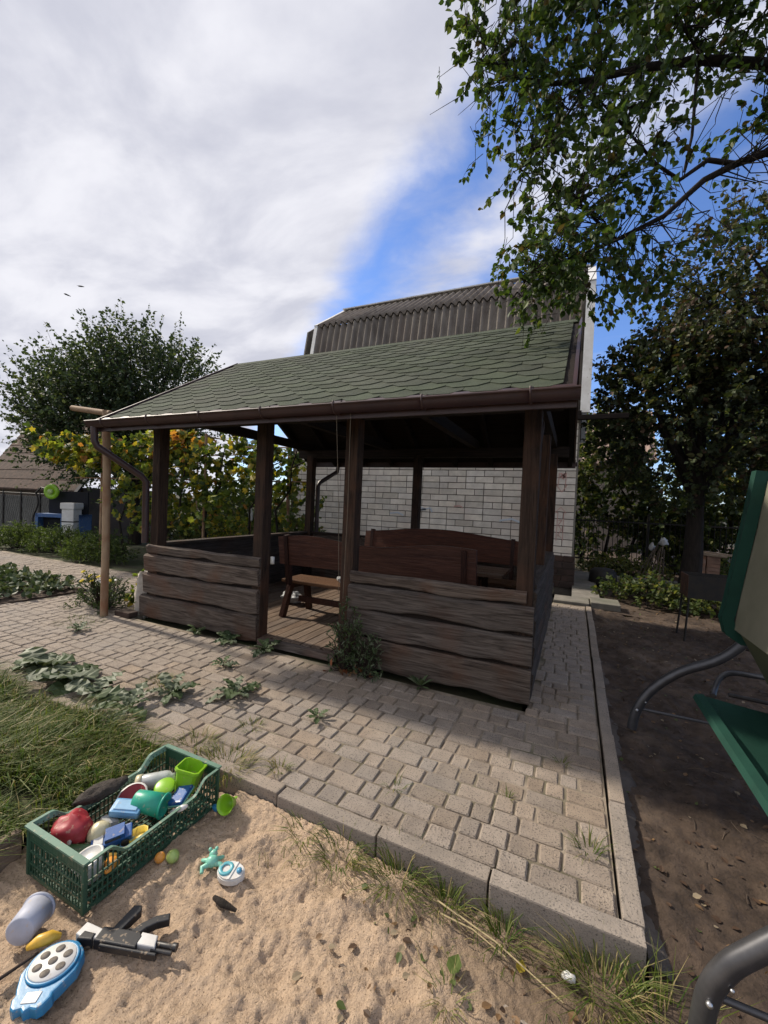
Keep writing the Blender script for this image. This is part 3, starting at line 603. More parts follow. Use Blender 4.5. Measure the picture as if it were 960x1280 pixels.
chalk([(-.59, 1.3), (-.53, 1.3), (-.59, 1.2), (-.53, 1.1), (-.59, 1.0), (-.53, .95)], m_red, .014)
chalk([(-3.6, 1.45), (-3.4, 1.38), (-3.55, 1.36), (-3.3, 1.42), (-3.25, 1.33)], m_blue, .035); chalk([(-4.3, 1.25), (-4.1, 1.28), (-3.95, 1.22)], m_blue, .04)
chalk([(-1.75, 1.22), (-1.5, 1.27), (-1.3, 1.2)], m_blue, .04); chalk([(-2.75, 1.48), (-2.62, 1.50), (-2.55, 1.46)], m_red, .03)
# corrugated sheets
def corr_sheet(xa, xb, p0, p1, waves, name='roof_sheet', lift=0.0):
    m = MB(); n = waves * 8; vs_ = []; d = Vector((0, p1[0] - p0[0], p1[1] - p0[1])); nn = Vector((0, -d.z, d.y)).normalized()
    if nn.z < 0: nn = -nn
    for s_ in (0, .5, 1):
        for i in range(n + 1):
            a = math.sin(2 * math.pi * i / 8) * .044 + lift
            b = Vector((xa + (xb - xa) * i / n, p0[0], p0[1])) + d * s_ + nn * a; vs_.append(b)
    fs = [(r * (n + 1) + i, r * (n + 1) + i + 1, (r + 1) * (n + 1) + i + 1, (r + 1) * (n + 1) + i) for r in range(2) for i in range(n)]
    q = len(vs_); vs_ += [v - nn * .009 for v in vs_]; fs += [tuple(q + i for i in reversed(f)) for f in fs]; fs += [(i, q + i, q + i + 1, i + 1) for i in range(n)]
    m.add(vs_, fs, True); m.build(name, m_slate, hs)
RXa, RXb = -6.86, -.25
for k in range(6):
    xa = RXa + (RXb - RXa) * k / 6; xb = RXa + (RXb - RXa) * (k + 1) / 6 + .0; lf = .006 * (k % 2)
    for (p0, p1, l2) in (((7.24, 3.42), (7.53, 4.85), 0), ((7.50, 4.72), (7.79, 6.16), .012), ((7.73, 6.165), (9.16, 7.16), 0), ((10.70, 6.09), (9.16, 7.16), 0), ((11.08, 3.42), (10.53, 6.14), 0)):
        corr_sheet(xa, xb, p0, p1, 6, lift=lf + l2)
for xx in (RXa - .03, RXb + .03):
    for a, b in (((7.20, 3.40), (7.74, 6.16)), ((7.72, 6.18), (9.16, 7.20)), ((9.16, 7.20), (10.72, 6.12)), ((10.58, 6.16), (11.12, 3.40))):
        m = MB(); m.bar((xx, *a), (xx, *b), .03, .10 if xx < -2 else .17, (1, 0, 0)); mm = Matrix.Identity(4); m.build('barge_board', m_white, hs)
m = MB(); m.bar((RXa - .03, 9.16, 7.215), (RXb + .03, 9.16, 7.215), .2, .03); m.build('ridge_cap', m_white, hs)
m = MB(); m.cbox(-.40, 7.14, 3.26, .52, 7.24, 3.35, .01); m.build('eave_beam', w_dark, hs)
m = MB(); m.cbox(HX0, 7.16, 3.36, HX1 + .03, 7.36, 3.44, .01); m.build('soffit', w_dark, hs)
m = MB(); m.tube([(-7.26, 7.28, 3.4), (-7.26, 7.28, 0)], .045, 10); m.build('downpipe', M('rusty_downpipe', (.25, .12, .07), (.16, .08, .05), rough=.7), hs)
m = MB(); m.box(-.315, 7.362, .52, -.285, 7.40, 3.5); m.build('corner_strip', m_concrete, hs)

# ------------------------------------------------------------------ vegetation helpers
def leaf_obj(name, parts, mats, parent=None):
    """parts: list of (V, F, midx)"""
    off = 0; Vs, Fs, Ms = [], [], []
    for V, F, mi in parts: Vs.append(V); Fs.append(F + off); Ms.append(mi); off += len(V)
    o = bpy.data.objects.new(name, np_mesh(name, np.concatenate(Vs), np.concatenate(Fs), mats, np.concatenate(Ms)))
    return link(o, parent)
def twig_leaves(starts, dirs, lens, per, size, tmpl, probs, droop=.3, spread=.9):
    """leaves spread along straight twigs"""
    n = len(starts); t = rng.uniform(.15, 1.0, (n, per)); P = starts[:, None] + dirs[:, None] * (lens[:, None] * t)[..., None]
    P = P.reshape(-1, 3); k = len(P); D = np.repeat(dirs, per, 0) * .6 + rdir(k) * spread; D[:, 2] -= droop
    P = P + rdir(k) * size * .25
    Nn = rdir(k) * .7; Nn[:, 2] += .8
    S = size * rng.uniform(.6, 1.25, k); V, F = leaves(P, D, Nn, S, tmpl)
    mi = np.repeat(rng.choice(len(probs), k, p=probs), len(tmpl[1])); return V, F, mi
def branch_tubes(m, starts, dirs, lens, r0=.008, n=4):
    for s, d, l in zip(starts, dirs, lens):
        s = Vector(s); d = Vector(d); b = Vector(rng.normal(size=3) * .06 * l); m.tube([s, s + d * l * .5 + b, s + d * l], [r0, r0 * .7, r0 * .25], n, False)
def crown_twigs(c, rad, n, ln, out=.8, up=.35, shell=.35):
    d = rdir(n); r = rng.uniform(shell, 1.0, n) ** .6; c = np.array(c); rad = np.array(rad)
    S = c + d * rad * r[:, None]; D = d * out + rdir(n) * .5; D[:, 2] += up; D /= np.linalg.norm(D, axis=1, keepdims=True)
    return S, D, ln * rng.uniform(.6, 1.3, n)

# ------------------------------------------------------------------ overhanging fruit tree on the right
tr = thing('fruit_tree', 'leafy fruit tree with limbs reaching over the gazebo roof from the right', 'tree', (2.7, 3.3, -.05))
m = MB(); m.tube([(2.7, 3.3, -.2), (2.66, 3.28, .5), (2.6, 3.25, 1.4), (2.45, 3.2, 2.3)], [.17, .14, .13, .11], 12)
m.tube([(2.45, 3.2, 2.25), (2.0, 3.1, 3.6), (1.5, 2.95, 4.7), (.954, 2.752, 5.236), (.476, 2.532, 5.246), (.002, 2.311, 5.158), (-.351, 2.146, 5.042), (-.648, 2.008, 4.995), (-.949, 1.871, 5.046), (-1.194, 1.761, 5.166)], [.10, .08, .06, .042, .036, .030, .022, .017, .012, .007], 8)
m.tube([(2.5, 3.2, 2.4), (1.9, 3.0, 3.7), (1.4, 2.85, 4.4), (.99, 2.75, 4.514), (.756, 2.639, 4.404), (.524, 2.529, 4.261), (.241, 2.391, 3.951), (-.107, 2.225, 3.737), (-.515, 2.032, 3.52), (-.808, 1.894, 3.407)], [.09, .06, .04, .034, .029, .024, .019, .015, .010, .006], 8)
m.tube([(.756, 2.639, 4.404), (.546, 2.543, 4.427), (.345, 2.446, 4.253), (.16, 2.364, 4.375), (-.03, 2.282, 4.597), (-.346, 2.146, 4.943)], [.022, .020, .016, .013, .010, .008], 7)
m.tube([(.431, 2.503, 5.2), (.417, 2.489, 4.618), (.372, 2.46, 4.32)], [.014, .011, .009], 6)
_L = [[(.954, 2.752, 5.236), (.476, 2.532, 5.246), (.002, 2.311, 5.158), (-.351, 2.146, 5.042), (-.648, 2.008, 4.995), (-.949, 1.871, 5.046), (-1.194, 1.761, 5.166)], [(.99, 2.75, 4.514), (.756, 2.639, 4.404), (.524, 2.529, 4.261), (.241, 2.391, 3.951), (-.107, 2.225, 3.737), (-.515, 2.032, 3.52), (-.808, 1.894, 3.407)], [(.546, 2.543, 4.427), (.345, 2.446, 4.253), (.16, 2.364, 4.375), (-.03, 2.282, 4.597), (-.346, 2.146, 4.943)],
      [(.476, 2.532, 5.246), (.1, 2.2, 5.6), (-.4, 1.9, 5.8), (-.9, 1.7, 5.7)], [(-.351, 2.146, 5.042), (-.55, 2.05, 4.7), (-.75, 1.95, 4.45), (-.85, 1.9, 4.2)], [(-.107, 2.225, 3.737), (-.35, 2.15, 4.0), (-.6, 2.0, 4.15)]]
for L3 in _L[3:]: m.tube(L3, [.012, .009, .007, .005][:len(L3)], 6)
LIMB = np.concatenate([np.array([np.array(a) * (1 - t_) + np.array(b) * t_ for t_ in np.linspace(0, 1, 9)]) for L3 in _L for a, b in zip(L3[:-1], L3[1:])])
m.build('trunk', m_bark, tr); m = MB()
ELL = [(.66, 5.31, .27, .2, 22), (1.13, 5.42, .31, .22, 30), (1.77, 5.42, .36, .2, 34), (2.33, 5.48, .33, .2, 30), (2.75, 5.45, .22, .22, 18), (.9, 4.86, .28, .22, 26), (1.35, 4.9, .33, .22, 26), (1.8, 4.78, .26, .2, 18), (2.15, 4.51, .15, .12, 6),
       (1.09, 4.38, .2, .2, 16), (1.46, 4.37, .26, .2, 18), (1.22, 4.0, .22, .17, 16), (1.58, 4.05, .25, .17, 15), (1.84, 3.92, .2, .12, 8), (1.4, 3.67, .28, .2, 20), (1.13, 3.46, .24, .16, 20), (1.5, 3.36, .33, .2, 30), (1.22, 3.22, .15, .1, 9), (1.97, 3.53, .2, .16, 12), (2.14, 3.4, .15, .12, 9), (2.45, 5.25, .25, .17, 12), (2.9, 4.9, .15, .2, 6), (1.5, 5.75, 1.2, .2, 70), (2.97, 4.75, .14, .28, 12), (3.02, 4.25, .12, .28, 10)]
St, Dr, Ln = [], [], []
base = np.array((CAM.x, CAM.y, 0.0)); RG = np.array(RGT); FW = np.array(FWD)
for s, z, rs, rz, n in ELL:
    for _ in range(int(n * 1.95)):
        a = rng.uniform(0, 2 * math.pi); q = math.sqrt(rng.uniform()); dd = 3.35 + rng.normal() * .30
        P = base + RG * (s + rs * q * math.cos(a)) + FW * dd; P[2] = z + rz * q * math.sin(a)
        k = LIMB[np.argsort(((LIMB - P) ** 2).sum(1))[rng.integers(0, 14)]]; d = P - k; l = np.linalg.norm(d)
        if l > .05 and rng.uniform() < .45:
            q1 = k * .66 + P * .34 + rng.normal(size=3) * .13 * l; q2 = k * .3 + P * .7 + rng.normal(size=3) * .09 * l; m.tube([k, q1, q2, P], [.0055, .0042, .0032, .002], 4, False)
        d = d / (l + 1e-6) * .7 + rng.normal(size=3) * .5; d[2] -= .25; d /= np.linalg.norm(d)
        St.append(P - d * .10); Dr.append(d); Ln.append(rng.uniform(.18, .34))
St, Dr, Ln = np.array(St), np.array(Dr), np.array(Ln)
branch_tubes(m, St, Dr, Ln, .003, 4)
for k in range(90):                                        # bare twigs in the open part of the crown
    p = LIMB[rng.integers(len(LIMB))] + rng.normal(size=3) * .006; d = rdir(1)[0] * .6 + np.array((-.3, -.1, -.5)); d /= np.linalg.norm(d); l = rng.uniform(.2, .6)
    p1 = p + d * l * .5 + rng.normal(size=3) * .04; m.tube([p, p1, p + d * l + rng.normal(size=3) * .05], [.004, .003, .0015], 4, False)
XS = [crown_twigs(c_, r_, n_, .35, .6, -.1, .2) for c_, r_, n_ in (((3.4, 1.8, 4.6), (1.5, 2.3, 1.3), 420), ((3.5, 4.1, 5.0), (1.1, 1.1, 1.2), 160))]  # unseen extra crown right of the view, added to block sky light
for S_, D_, L_ in XS: branch_tubes(m, S_[::2], D_[::2], L_[::2], .006, 3)
for q in ((3.4, 1.4, 4.4), (3.9, 2.6, 4.6), (3.5, 4.0, 4.7), (2.8, .8, 4.3)): m.tube([(2.5, 3.2, 2.3), (2.9, 2.9, 3.4), q], [.07, .05, .02], 7)
stuff(m.build('twigs', m_bark, tr))
stuff(leaf_obj('crown', [twig_leaves(S_, D_, L_, 11, .085, T_OVATE, (.5, .32, .13, .05), droop=.4) for S_, D_, L_ in XS] + [twig_leaves(St, Dr, Ln, 13, .058, T_OVATE, (.5, .32, .13, .05), droop=.55)], lf_apr, tr))

# ------------------------------------------------------------------ shady trees and hedge on the right
def tree(name, label, base_, h, crown, n, per, size, mats, probs, ln=.5, up=.3, trunk_r=.14, tmpl=T_OVATE, lean=(0, 0), out=.8, shell=.35, group=None, branches=True):
    t = thing(name, label, 'tree', base_, group=group); m = MB(); tk = MB(); b = Vector(base_)
    top = b + Vector((lean[0], lean[1], h)); tk.tube([b - Vector((0, 0, .15)), b + Vector((lean[0] * .2 + .03, lean[1] * .2, h * .35)), b + Vector((lean[0] * .6 - .02, lean[1] * .6, h * .7)), top], [trunk_r * 1.25, trunk_r, trunk_r * .85, trunk_r * .6], 10)
    ps = []
    for (c, rad, w_) in crown:
        S, D, L_ = crown_twigs(c, rad, int(n * w_), ln, out, up, shell); ps.append(twig_leaves(S, D, L_, per, size, tmpl, probs))
        if branches: branch_tubes(m, S[::2], D[::2], L_[::2], .007, 3)
        for k in range(7):
            s = S[rng.integers(len(S))]; md = (np.array(top) * .6 + s * .4) + rng.normal(size=3) * .12; md[2] += .1; m.tube([b + Vector((lean[0], lean[1], h)) * rng.uniform(.7, .97), md, s], [trunk_r * .42, trunk_r * .25, .012], 6, False)
    tk.build('trunk', m_bark, t); stuff(m.build('branches', m_bark, t)); stuff(leaf_obj('crown', ps, mats, t)); return t
tree('shade_tree', 'dark dense tree with a thick trunk beyond the metal grill', (1.85, 8.5, -.05), 2.3,
     [((1.75, 8.4, 3.5), (1.55, 1.3, 1.75), .5), ((.95, 8.2, 3.9), (.95, .9, 1.0), .2), ((2.4, 8.6, 5.0), (1.3, 1.2, 1.2), .3)], 1500, 14, .105, lf_wal, (.42, .30, .2, .08), trunk_r=.17, lean=(.1, 0))
tree('walnut_tree', 'tall reddish-twigged tree whose bare shoots hang beside the overhanging limbs', (4.3, 8.2, -.05), 3.0,
     [((3.2, 7.6, 5.3), (1.2, 1.2, 1.3), .5), ((3.6, 7.8, 3.4), (1.3, 1.2, 1.5), .5), ((2.1, 7.3, 5.5), (1.0, .9, 1.05), .45)], 760, 11, .088, lf_wal, (.36, .26, .22, .16), trunk_r=.15, up=-.2, ln=.7)
hd = thing('hedge', 'ivy-covered hedge along the far dark metal fence', 'hedge', (2.2, 12.2, 0)); ps = []
n = 2900; S = np.stack([rng.uniform(-.9, 7.0, n), rng.uniform(11.6, 13.0, n), 4.2 * rng.uniform(0.02, 1, n) ** .8], 1); S[:, 2] *= .75 + .35 * np.sin(S[:, 0] * 1.7 + 1)
D = rdir(n) * .6; D[:, 1] -= .5; D[:, 2] += .1; D /= np.linalg.norm(D, axis=1, keepdims=True)
ps.append(twig_leaves(S, D, np.full(n, .45), 11, .13, T_OVATE, (.35, .38, .22, .05)))
m = MB(); branch_tubes(m, S[::5], D[::5], np.full(n, .45)[::5], .008, 3)
for k in range(14): xx = -.6 + k * .55; m.tube([(xx, 12.3, -.1), (xx + rng.normal() * .2, 12.3, 1.2), (xx + rng.normal() * .4, 12.2, 2.6)], [.05, .04, .015], 6)
stuff(m.build('stem', m_bark, hd)); stuff(leaf_obj('foliage', ps, lf_dark, hd))
# fence
fc = thing('metal_fence', 'dark metal bar fence at the foot of the ivy hedge', 'fence', (1.9, 11.3, 0))
for zz in (.18, 1.25):
    m = MB(); m.bar((-.5, 11.3, zz), (5.6, 11.3, zz), .03, .04); m.build('rail', m_black, fc)
for k in range(52):
    m = MB(); xx = -.5 + k * .118; m.tube([(xx, 11.3, -.05), (xx, 11.3, 1.42)], .009, 5); m.build('bar', m_black, fc)
for xx in (-.5, 1.5, 3.5, 5.5):
    m = MB(); m.box(xx - .03, 11.31, -.1, xx + .03, 11.37, 1.5); m.build('post', m_black, fc)
tree('distant_tree', 'broad tree standing beyond the ivy hedge on the right', (5.2, 14.6, -.1), 2.2, [((4.6, 14.4, 3.2), (2.4, 1.2, 2.6), .6), ((6.6, 14.0, 3.6), (2.0, 1.4, 2.8), .4)], 1100, 12, .16, lf_dark, (.4, .36, .2, .04), trunk_r=.18)
# low ground cover and undergrowth, right
def clump(name, label, cat, c, rad, n, per, size, mats, probs, tmpl=T_OVATE, up=.6, ln=.2, stem=True, group=None, extra=None, flatten=True):
    t = thing(name, label, cat, (c[0], c[1], c[2]), group=group); d = rdir(n); d[:, 2] = np.abs(d[:, 2])
    S = np.array(c) + d * np.array(rad) * (rng.uniform(.2, 1, n) ** .6)[:, None]; D = d * .7 + rdir(n) * .4; D[:, 2] += up; D /= np.linalg.norm(D, axis=1, keepdims=True); L_ = ln * rng.uniform(.6, 1.3, n)
    m = MB(); b0 = Vector(c)
    for s, dd, l in list(zip(S, D, L_))[::max(1, n // 60)]:
        s = Vector(s); m.tube([b0 + Vector((s.x - b0.x, s.y - b0.y, 0)) * .35, (b0 * .4 + s * .6), s, s + Vector(dd) * l], [.006, .005, .004, .002], 4, False)
    stuff(m.build('stem', m_twig, t)); o = stuff(leaf_obj('foliage', [twig_leaves(S, D, L_, per, size, tmpl, probs)], mats, t))
    if extra: extra(t, S, D, L_)
    return t
for k, (x, y, rx, ry, rz, lb) in enumerate(((.95, 6.9, .75, .6, .35, 'low dark shrub growing beside the house path'), (1.9, 6.3, .8, .5, .3, 'low spreading undergrowth in front of the dark tree trunk'), (.9, 10.3, 1.1, .5, .3, 'olive ground cover along the foot of the metal fence'), (3.0, 7.2, .8, .7, .6, 'dark leafy shrub behind the metal grill'), (2.9, 10.4, .9, .5, .5, 'shaded shrub in front of the fence near the timber pile'))):
    clump('shrub', lb, 'shrub', (x, y, -.04), (rx, ry, rz), 190, 9, .075, lf_dark, (.4, .35, .2, .05) if k != 2 else (.2, .1, .65, .05))
# fallen leaves
def litter(name, x0, x1, y0, y1, n, zf, size, probs, parent=None):
    P = np.stack([rng.uniform(x0, x1, n), rng.uniform(y0, y1, n), np.zeros(n)], 1)
    P[:, 2] = [zf(px, py) + .006 for px, py, _ in P]; D = rdir(n); D[:, 2] *= .25; Nn = rdir(n) * .3; Nn[:, 2] += 1
    V, F = leaves(P, D, Nn, size * rng.uniform(.5, 1.3, n), T_OVATE); mi = np.repeat(rng.choice(4, n, p=probs), 2)
    o = bpy.data.objects.new(name, np_mesh(name, V, F, lf_dry, mi)); col.objects.link(o); stuff(o); return tag(o, *parent)
litter('fallen_leaves', .03, 3.1, -.3, 5.9, 2600, soil_z, .028, (.20, .62, .10, .08), ('dry brown leaves scattered over the dark soil beside the kerb', 'leaves'))
tw = MB()
for k in range(420):
    x, y = rng.uniform(.06, 2.6), rng.uniform(-.3, 5.2); a = rng.uniform(0, 6.28); l = rng.uniform(.02, .09); dx, dy = math.cos(a) * l, math.sin(a) * l
    tw.tube([(x, y, soil_z(x, y) + .004), (x + dx * .5 + rng.normal() * .004, y + dy * .5, soil_z(x + dx * .5, y + dy * .5) + .008), (x + dx, y + dy, soil_z(x + dx, y + dy) + .005)], [.002, .0018, .0012], 4, False)
tag(stuff(tw.build('twig_litter', M('dry_twig_litter', (.15, .11, .08), (.04, .03, .022), scale=7))), 'fine dry twigs strewn over the dark soil beside the swing', 'twigs')
litter('fallen_leaves', .2, 6, 5.8, 11, 900, soil2_z, .07, (.25, .5, .15, .10), ('dry leaves and litter under the dark tree by the far fence', 'leaves'))

# ------------------------------------------------------------------ vines on an arbour, plum tree, shed: left background
ab = thing('vine_arbour', 'grape vine arbour with yellowing leaves behind the gazebo', 'arbour', (-7.6, 4.6, 0))
for (x, y) in ((-9.6, 3.9), (-7.25, 4.53), (-5.7, 5.3), (-9.4, 6.2), (-7.2, 6.4)):
    m = MB(); m.tube([(x, y, -.05), (x, y, 2.75)], .028, 7); m.build('post', m_rust, ab)
for (a, b) in (((-10.4, 3.8, 2.45), (-5.3, 5.4, 2.55)), ((-10.4, 3.8, 1.75), (-5.3, 5.4, 1.85)), ((-10, 6.2, 2.5), (-5.4, 6.5, 2.6)), ((-7.25, 4.5, 2.7), (-7.2, 6.5, 2.7))):
    m = MB(); m.tube([a, b], .014, 5); m.build('rail', m_rust, ab)
m = MB()
for k, (x, y) in enumerate(((-9.2, 4.2), (-8.3, 4.3), (-7.5, 4.7), (-6.6, 4.9), (-6.1, 5.1), (-8.7, 5.5))):
    pts = [Vector((x, y, -.05))]
    for q in range(6): pts.append(pts[-1] + Vector((rng.normal() * .16 + .05, rng.normal() * .06, .43)))
    m.tube(pts, [.03, .027, .024, .02, .017, .014, .01], 6)
    m.tube([pts[-2], pts[-2] + Vector((.5, .15, .25)), pts[-2] + Vector((1.2, .3, .1))], [.014, .01, .006], 5)
stuff(m.build('vine_stems', m_bark, ab))
n = 640; u = rng.uniform(0, 1, n); S = np.stack([-10.5 + 5.1 * u, 3.75 + 1.65 * u + rng.normal(size=n) * .42, 2.72 - 1.75 * rng.uniform(0, 1, n) ** 1.25], 1)
# leave windows of gap low on the right half
keep = ~((S[:, 2] < 1.55) & (S[:, 0] > -7.2) & (rng.uniform(size=n) < .6)) & ~((S[:, 0] < -8.9) & (S[:, 2] < 2.1)); S = S[keep]; n = len(S)
D = rdir(n) * .6; D[:, 2] -= .4; D[:, 1] -= .3; D /= np.linalg.norm(D, axis=1, keepdims=True)
yel = twig_leaves(S, D, np.full(n, .38), 9, .115, T_GRAPE, (.36, .28, .12, .02, .22), droop=.5)
n2_ = 26; c0 = np.array((-7.75, 4.25, 2.55)); S = c0 + rng.normal(size=(n2_, 3)) * (.28, .12, .18); D = rdir(n2_)
org = twig_leaves(S, D, np.full(n2_, .3), 9, .12, T_GRAPE, (.15, .05, .35, .35, .1), droop=.5)
n3_ = 50; S = np.stack([rng.uniform(-10.6, -9.2, n3_), rng.uniform(3.5, 3.9, n3_), rng.uniform(2.1, 2.5, n3_)], 1); D = rdir(n3_)
lim = twig_leaves(S, D, np.full(n3_, .3), 8, .12, T_GRAPE, (.15, .05, .35, .05, .4), droop=.5)
stuff(leaf_obj('foliage', [yel, org, lim], lf_vine, ab))
pl_c = (-12.8, 5.9)
tree('plum_tree', 'broad dark green plum tree with upright shoots behind the vine arbour', (-12.0, 6.3, -.05), 1.6,
     [((-12.3, 6.0, 3.2), (2.1, 1.9, 1.7), .45), ((-11.6, 6.2, 4.2), (1.8, 1.7, 1.4), .33), ((-13.3, 5.6, 3.6), (1.4, 1.4, 1.3), .22)], 2900, 18, .088, lf_plum, (.5, .36, .14), ln=.95, up=.75, trunk_r=.16, out=.9, shell=.3)
for k, (x, y, rx, ry, rz, lb) in enumerate(((-9.0, 7.6, 1.5, .9, 2.1, 'tall dark shrub behind the grape arbour near the plum tree'), (-7.0, 8.6, 1.4, .8, 1.9, 'dark shrub beyond the arbour next to the house wall'), (-10.8, 9.5, 2.0, 1.0, 2.6, 'large dark shrub behind the arbour posts'), (-6.2, 12.5, 2.2, 1.0, 2.3, 'distant shrub behind the house corner'))):
    clump('shrub', lb, 'shrub', (x, y, -.05), (rx, ry, rz), 420, 11, .10, lf_plum if k % 2 else lf_dark, (.45, .35, .2) if k % 2 else (.4, .35, .2, .05), ln=.4)
for x, y, rx, rz, lb in ((-6.1, 6.1, .9, 1.05, 'leafy shrub between the arbour and the brick house corner'), (-8.9, 6.4, 1.1, 1.2, 'leafy shrub in the shade under the grape arbour'), (-7.3, 7.3, 1.1, 1.3, 'dense shrub directly behind the arbour middle post'), (-5.6, 8.9, .9, 1.2, 'shrub beside the house downpipe'), (-10.6, 6.8, 1.2, 1.5, 'shrub under the plum tree next to the arbour')):
    clump('shrub', lb, 'shrub', (x, y, -.05), (rx, .6, rz), 260, 11, .09, lf_dark, (.45, .3, .2, .05), ln=.3)
clump('shrub', 'yellow-green small shrub seen over the left gazebo parapet', 'shrub', (-7.6, 5.6, -.05), (.7, .5, .95), 160, 10, .07, lf_vine, (.3, .1, .25, .02, .33), ln=.25)
# bushy greens by the second path
for k, (x, y, rx, ry, rz, lb) in enumerate(((-11.4, 4.1, 1.0, .6, .48, 'feathery green bush in front of the blue cabinet'), (-9.6, 3.9, .9, .5, .52, 'feathery green bush at the foot of the vines'), (-12.8, 3.9, .8, .5, .5, 'feathery green bush beside the concrete fence'))):
    clump('green_bush', lb, 'bush', (x, y, -.03), (rx, ry, rz), 330, 12, .075, lf_bush, (.5, .32, .18), T_LANCE, ln=.22)
# strawberry bed
bd = thing('strawberry_bed', 'bed of low grey-green strawberry plants between two paved paths', 'plant bed', (-8.5, 1.5, 0)); mb_ = MB(); mb_.box(-13.4, .97, -.06, -6.82, 2.10, .012); mb_.build('soil', m_soil, bd)
n = 700; S = np.stack([rng.uniform(-12.5, -6.9, n), rng.uniform(1.0, 2.06, n), np.full(n, .02)], 1); D = rdir(n); D[:, 2] = np.abs(D[:, 2]) + .5; D /= np.linalg.norm(D, axis=1, keepdims=True)
stuff(leaf_obj('foliage', [twig_leaves(S, D, np.full(n, .16), 7, .085, T_OVATE, (.4, .4, .2), droop=.0)], lf_weed, bd))
# shed
sh = thing('garden_shed', 'low shed with brown tiled roof beside the plum tree', 'shed', (-17.0, 7.4, 0))
m = MB(); m.box(-20.5, 6.2, -.1, -14.4, 9.4, 1.55); m.build('wall', M('shed_wall', (.16, .12, .09), (.10, .08, .06), scale=3), sh)
m_tile = M('brown_tile', (.10, .060, .043), (.045, .030, .023), scale=7, rough=.9, bump=.6, bscale=20, rand=.2)
for j in range(9):
    m = MB(); a = j / 9; b = (j + 1.15) / 9
    m.add([(-20.7, 5.9 + 2.0 * a, 1.42 + 3.0 * a + .03), (-14.15, 5.9 + 2.0 * a, 1.42 + 3.0 * a + .03), (-14.15, 5.9 + 2.0 * b, 1.42 + 3.0 * b), (-20.7, 5.9 + 2.0 * b, 1.42 + 3.0 * b),
           (-20.7, 5.9 + 2.0 * a, 1.42 + 3.0 * a - .02), (-14.15, 5.9 + 2.0 * a, 1.42 + 3.0 * a - .02), (-14.15, 5.9 + 2.0 * b, 1.42 + 3.0 * b - .05), (-20.7, 5.9 + 2.0 * b, 1.42 + 3.0 * b - .05)], [(0, 1, 2, 3), (4, 7, 6, 5), (0, 4, 5, 1), (1, 5, 6, 2), (2, 6, 7, 3), (3, 7, 4, 0)])
    m.build('tile_course', m_tile, sh)
m = MB(); m.bar((-14.1, 5.85, 1.4), (-14.1, 7.9, 4.4), .05, .16, (1, 0, 0)); m.build('barge_board', M('dark_blue_trim', (.03, .035, .05)), sh)
m = MB(); m.box(-20.7, 7.9, 4.2, -14.1, 9.6, 4.35); m.build('back_roof', m_tile, sh)
# grey fence with mesh
gf = thing('grey_fence', 'grey panel fence with wire mesh in front of the brown shed', 'fence', (-14.8, 5.2, 0))
for k in range(4):
    m = MB(); m.box(-18.0 + k * 1.05, 5.30 - .18 * k * 0, -.1, -18.0 + k * 1.05 + 1.0, 5.36, 1.22); m.build('panel', M('grey_panel%d' % k, (.17, .17, .16), (.12, .12, .11), scale=2, rough=.9), gf)
    m = MB(); m.box(-18.04 + k * 1.05, 5.26, -.1, -17.98 + k * 1.05, 5.30, 1.36); m.build('post', m_black, gf)
m = MB(); m.tube([(-18.1, 5.27, 1.3), (-13.8, 5.27, 1.3)], .02, 5); m.build('rail', m_black, gf)
for k in range(36):
    m = MB(); xx = -18 + k * .12; m.tube([(xx, 5.27, .05), (xx + .5, 5.27, 1.25)], .004, 3, False); m.tube([(xx + .5, 5.268, .05), (xx, 5.268, 1.25)], .004, 3, False); m.build('mesh_wire', m_steel, gf)
# blue cabinet with pump gear, white box, green hose reel
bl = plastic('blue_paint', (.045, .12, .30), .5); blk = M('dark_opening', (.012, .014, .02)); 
cb = thing('blue_cabinet', 'blue painted cabinet with an open shelf behind the feathery bush', 'cabinet', (-13.1, 5.0, 0), (0, 0, R_(24)))
m = MB(); m.cbox(-.62, -.2, 0, .62, .25, .06, .01); m.cbox(-.62, .20, 0, .62, .25, .78, .01); m.cbox(-.62, -.2, .70, .62, .25, .80, .01); m.cbox(-.62, -.2, 0, -.54, .25, .8, .01); m.cbox(.54, -.2, 0, .62, .25, .8, .01); m.cbox(.08, -.2, .06, .55, -.17, .7, .01); m.build('carcass', bl, cb, True)
m = MB(); m.box(-.54, -.02, .06, .08, .0, .68); m.build('opening_shade_sheet', blk, cb, True)  # near-black sheet ahead of the blue back, colouring in the opening's shade
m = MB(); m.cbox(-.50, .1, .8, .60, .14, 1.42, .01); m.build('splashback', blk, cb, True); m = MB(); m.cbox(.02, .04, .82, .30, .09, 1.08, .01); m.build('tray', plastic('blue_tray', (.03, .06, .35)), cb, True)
wb = thing('white_box', 'tall white plastic box standing right of the blue cabinet', 'box', (-12.62, 4.95, 0), (0, 0, R_(24)))
m = MB(); m.cbox(-.16, -.15, 0, .16, .15, .95, .02); m.build('body', m_white, wb, True); m = MB(); m.cbox(-.19, -.18, .95, .19, .18, 1.12, .03); m.build('lid', m_white, wb, True); m = MB(); m.cbox(-.165, -.155, .6, .165, .155, .63, .003); m.build('strap', m_black, wb, True)
lime = plastic('lime_plastic', (.25, .50, .02))
hr = thing('hose_reel', 'bright green hose reel hung above the blue cabinet', 'hose reel', (-13.3, 4.82, 1.40), (R_(90), 0, R_(24)))
m = MB(); m.lathe([(0, .0), (.20, .0), (.21, .02), (.20, .05), (.14, .07), (.12, .05), (0, .05)], 24); m.build('drum', lime, hr, True); m = MB(); m.lathe([(0, .05), (.07, .05), (.07, .09), (0, .09)], 16); m.build('hub', plastic('pale_lime', (.4, .55, .2)), hr, True)
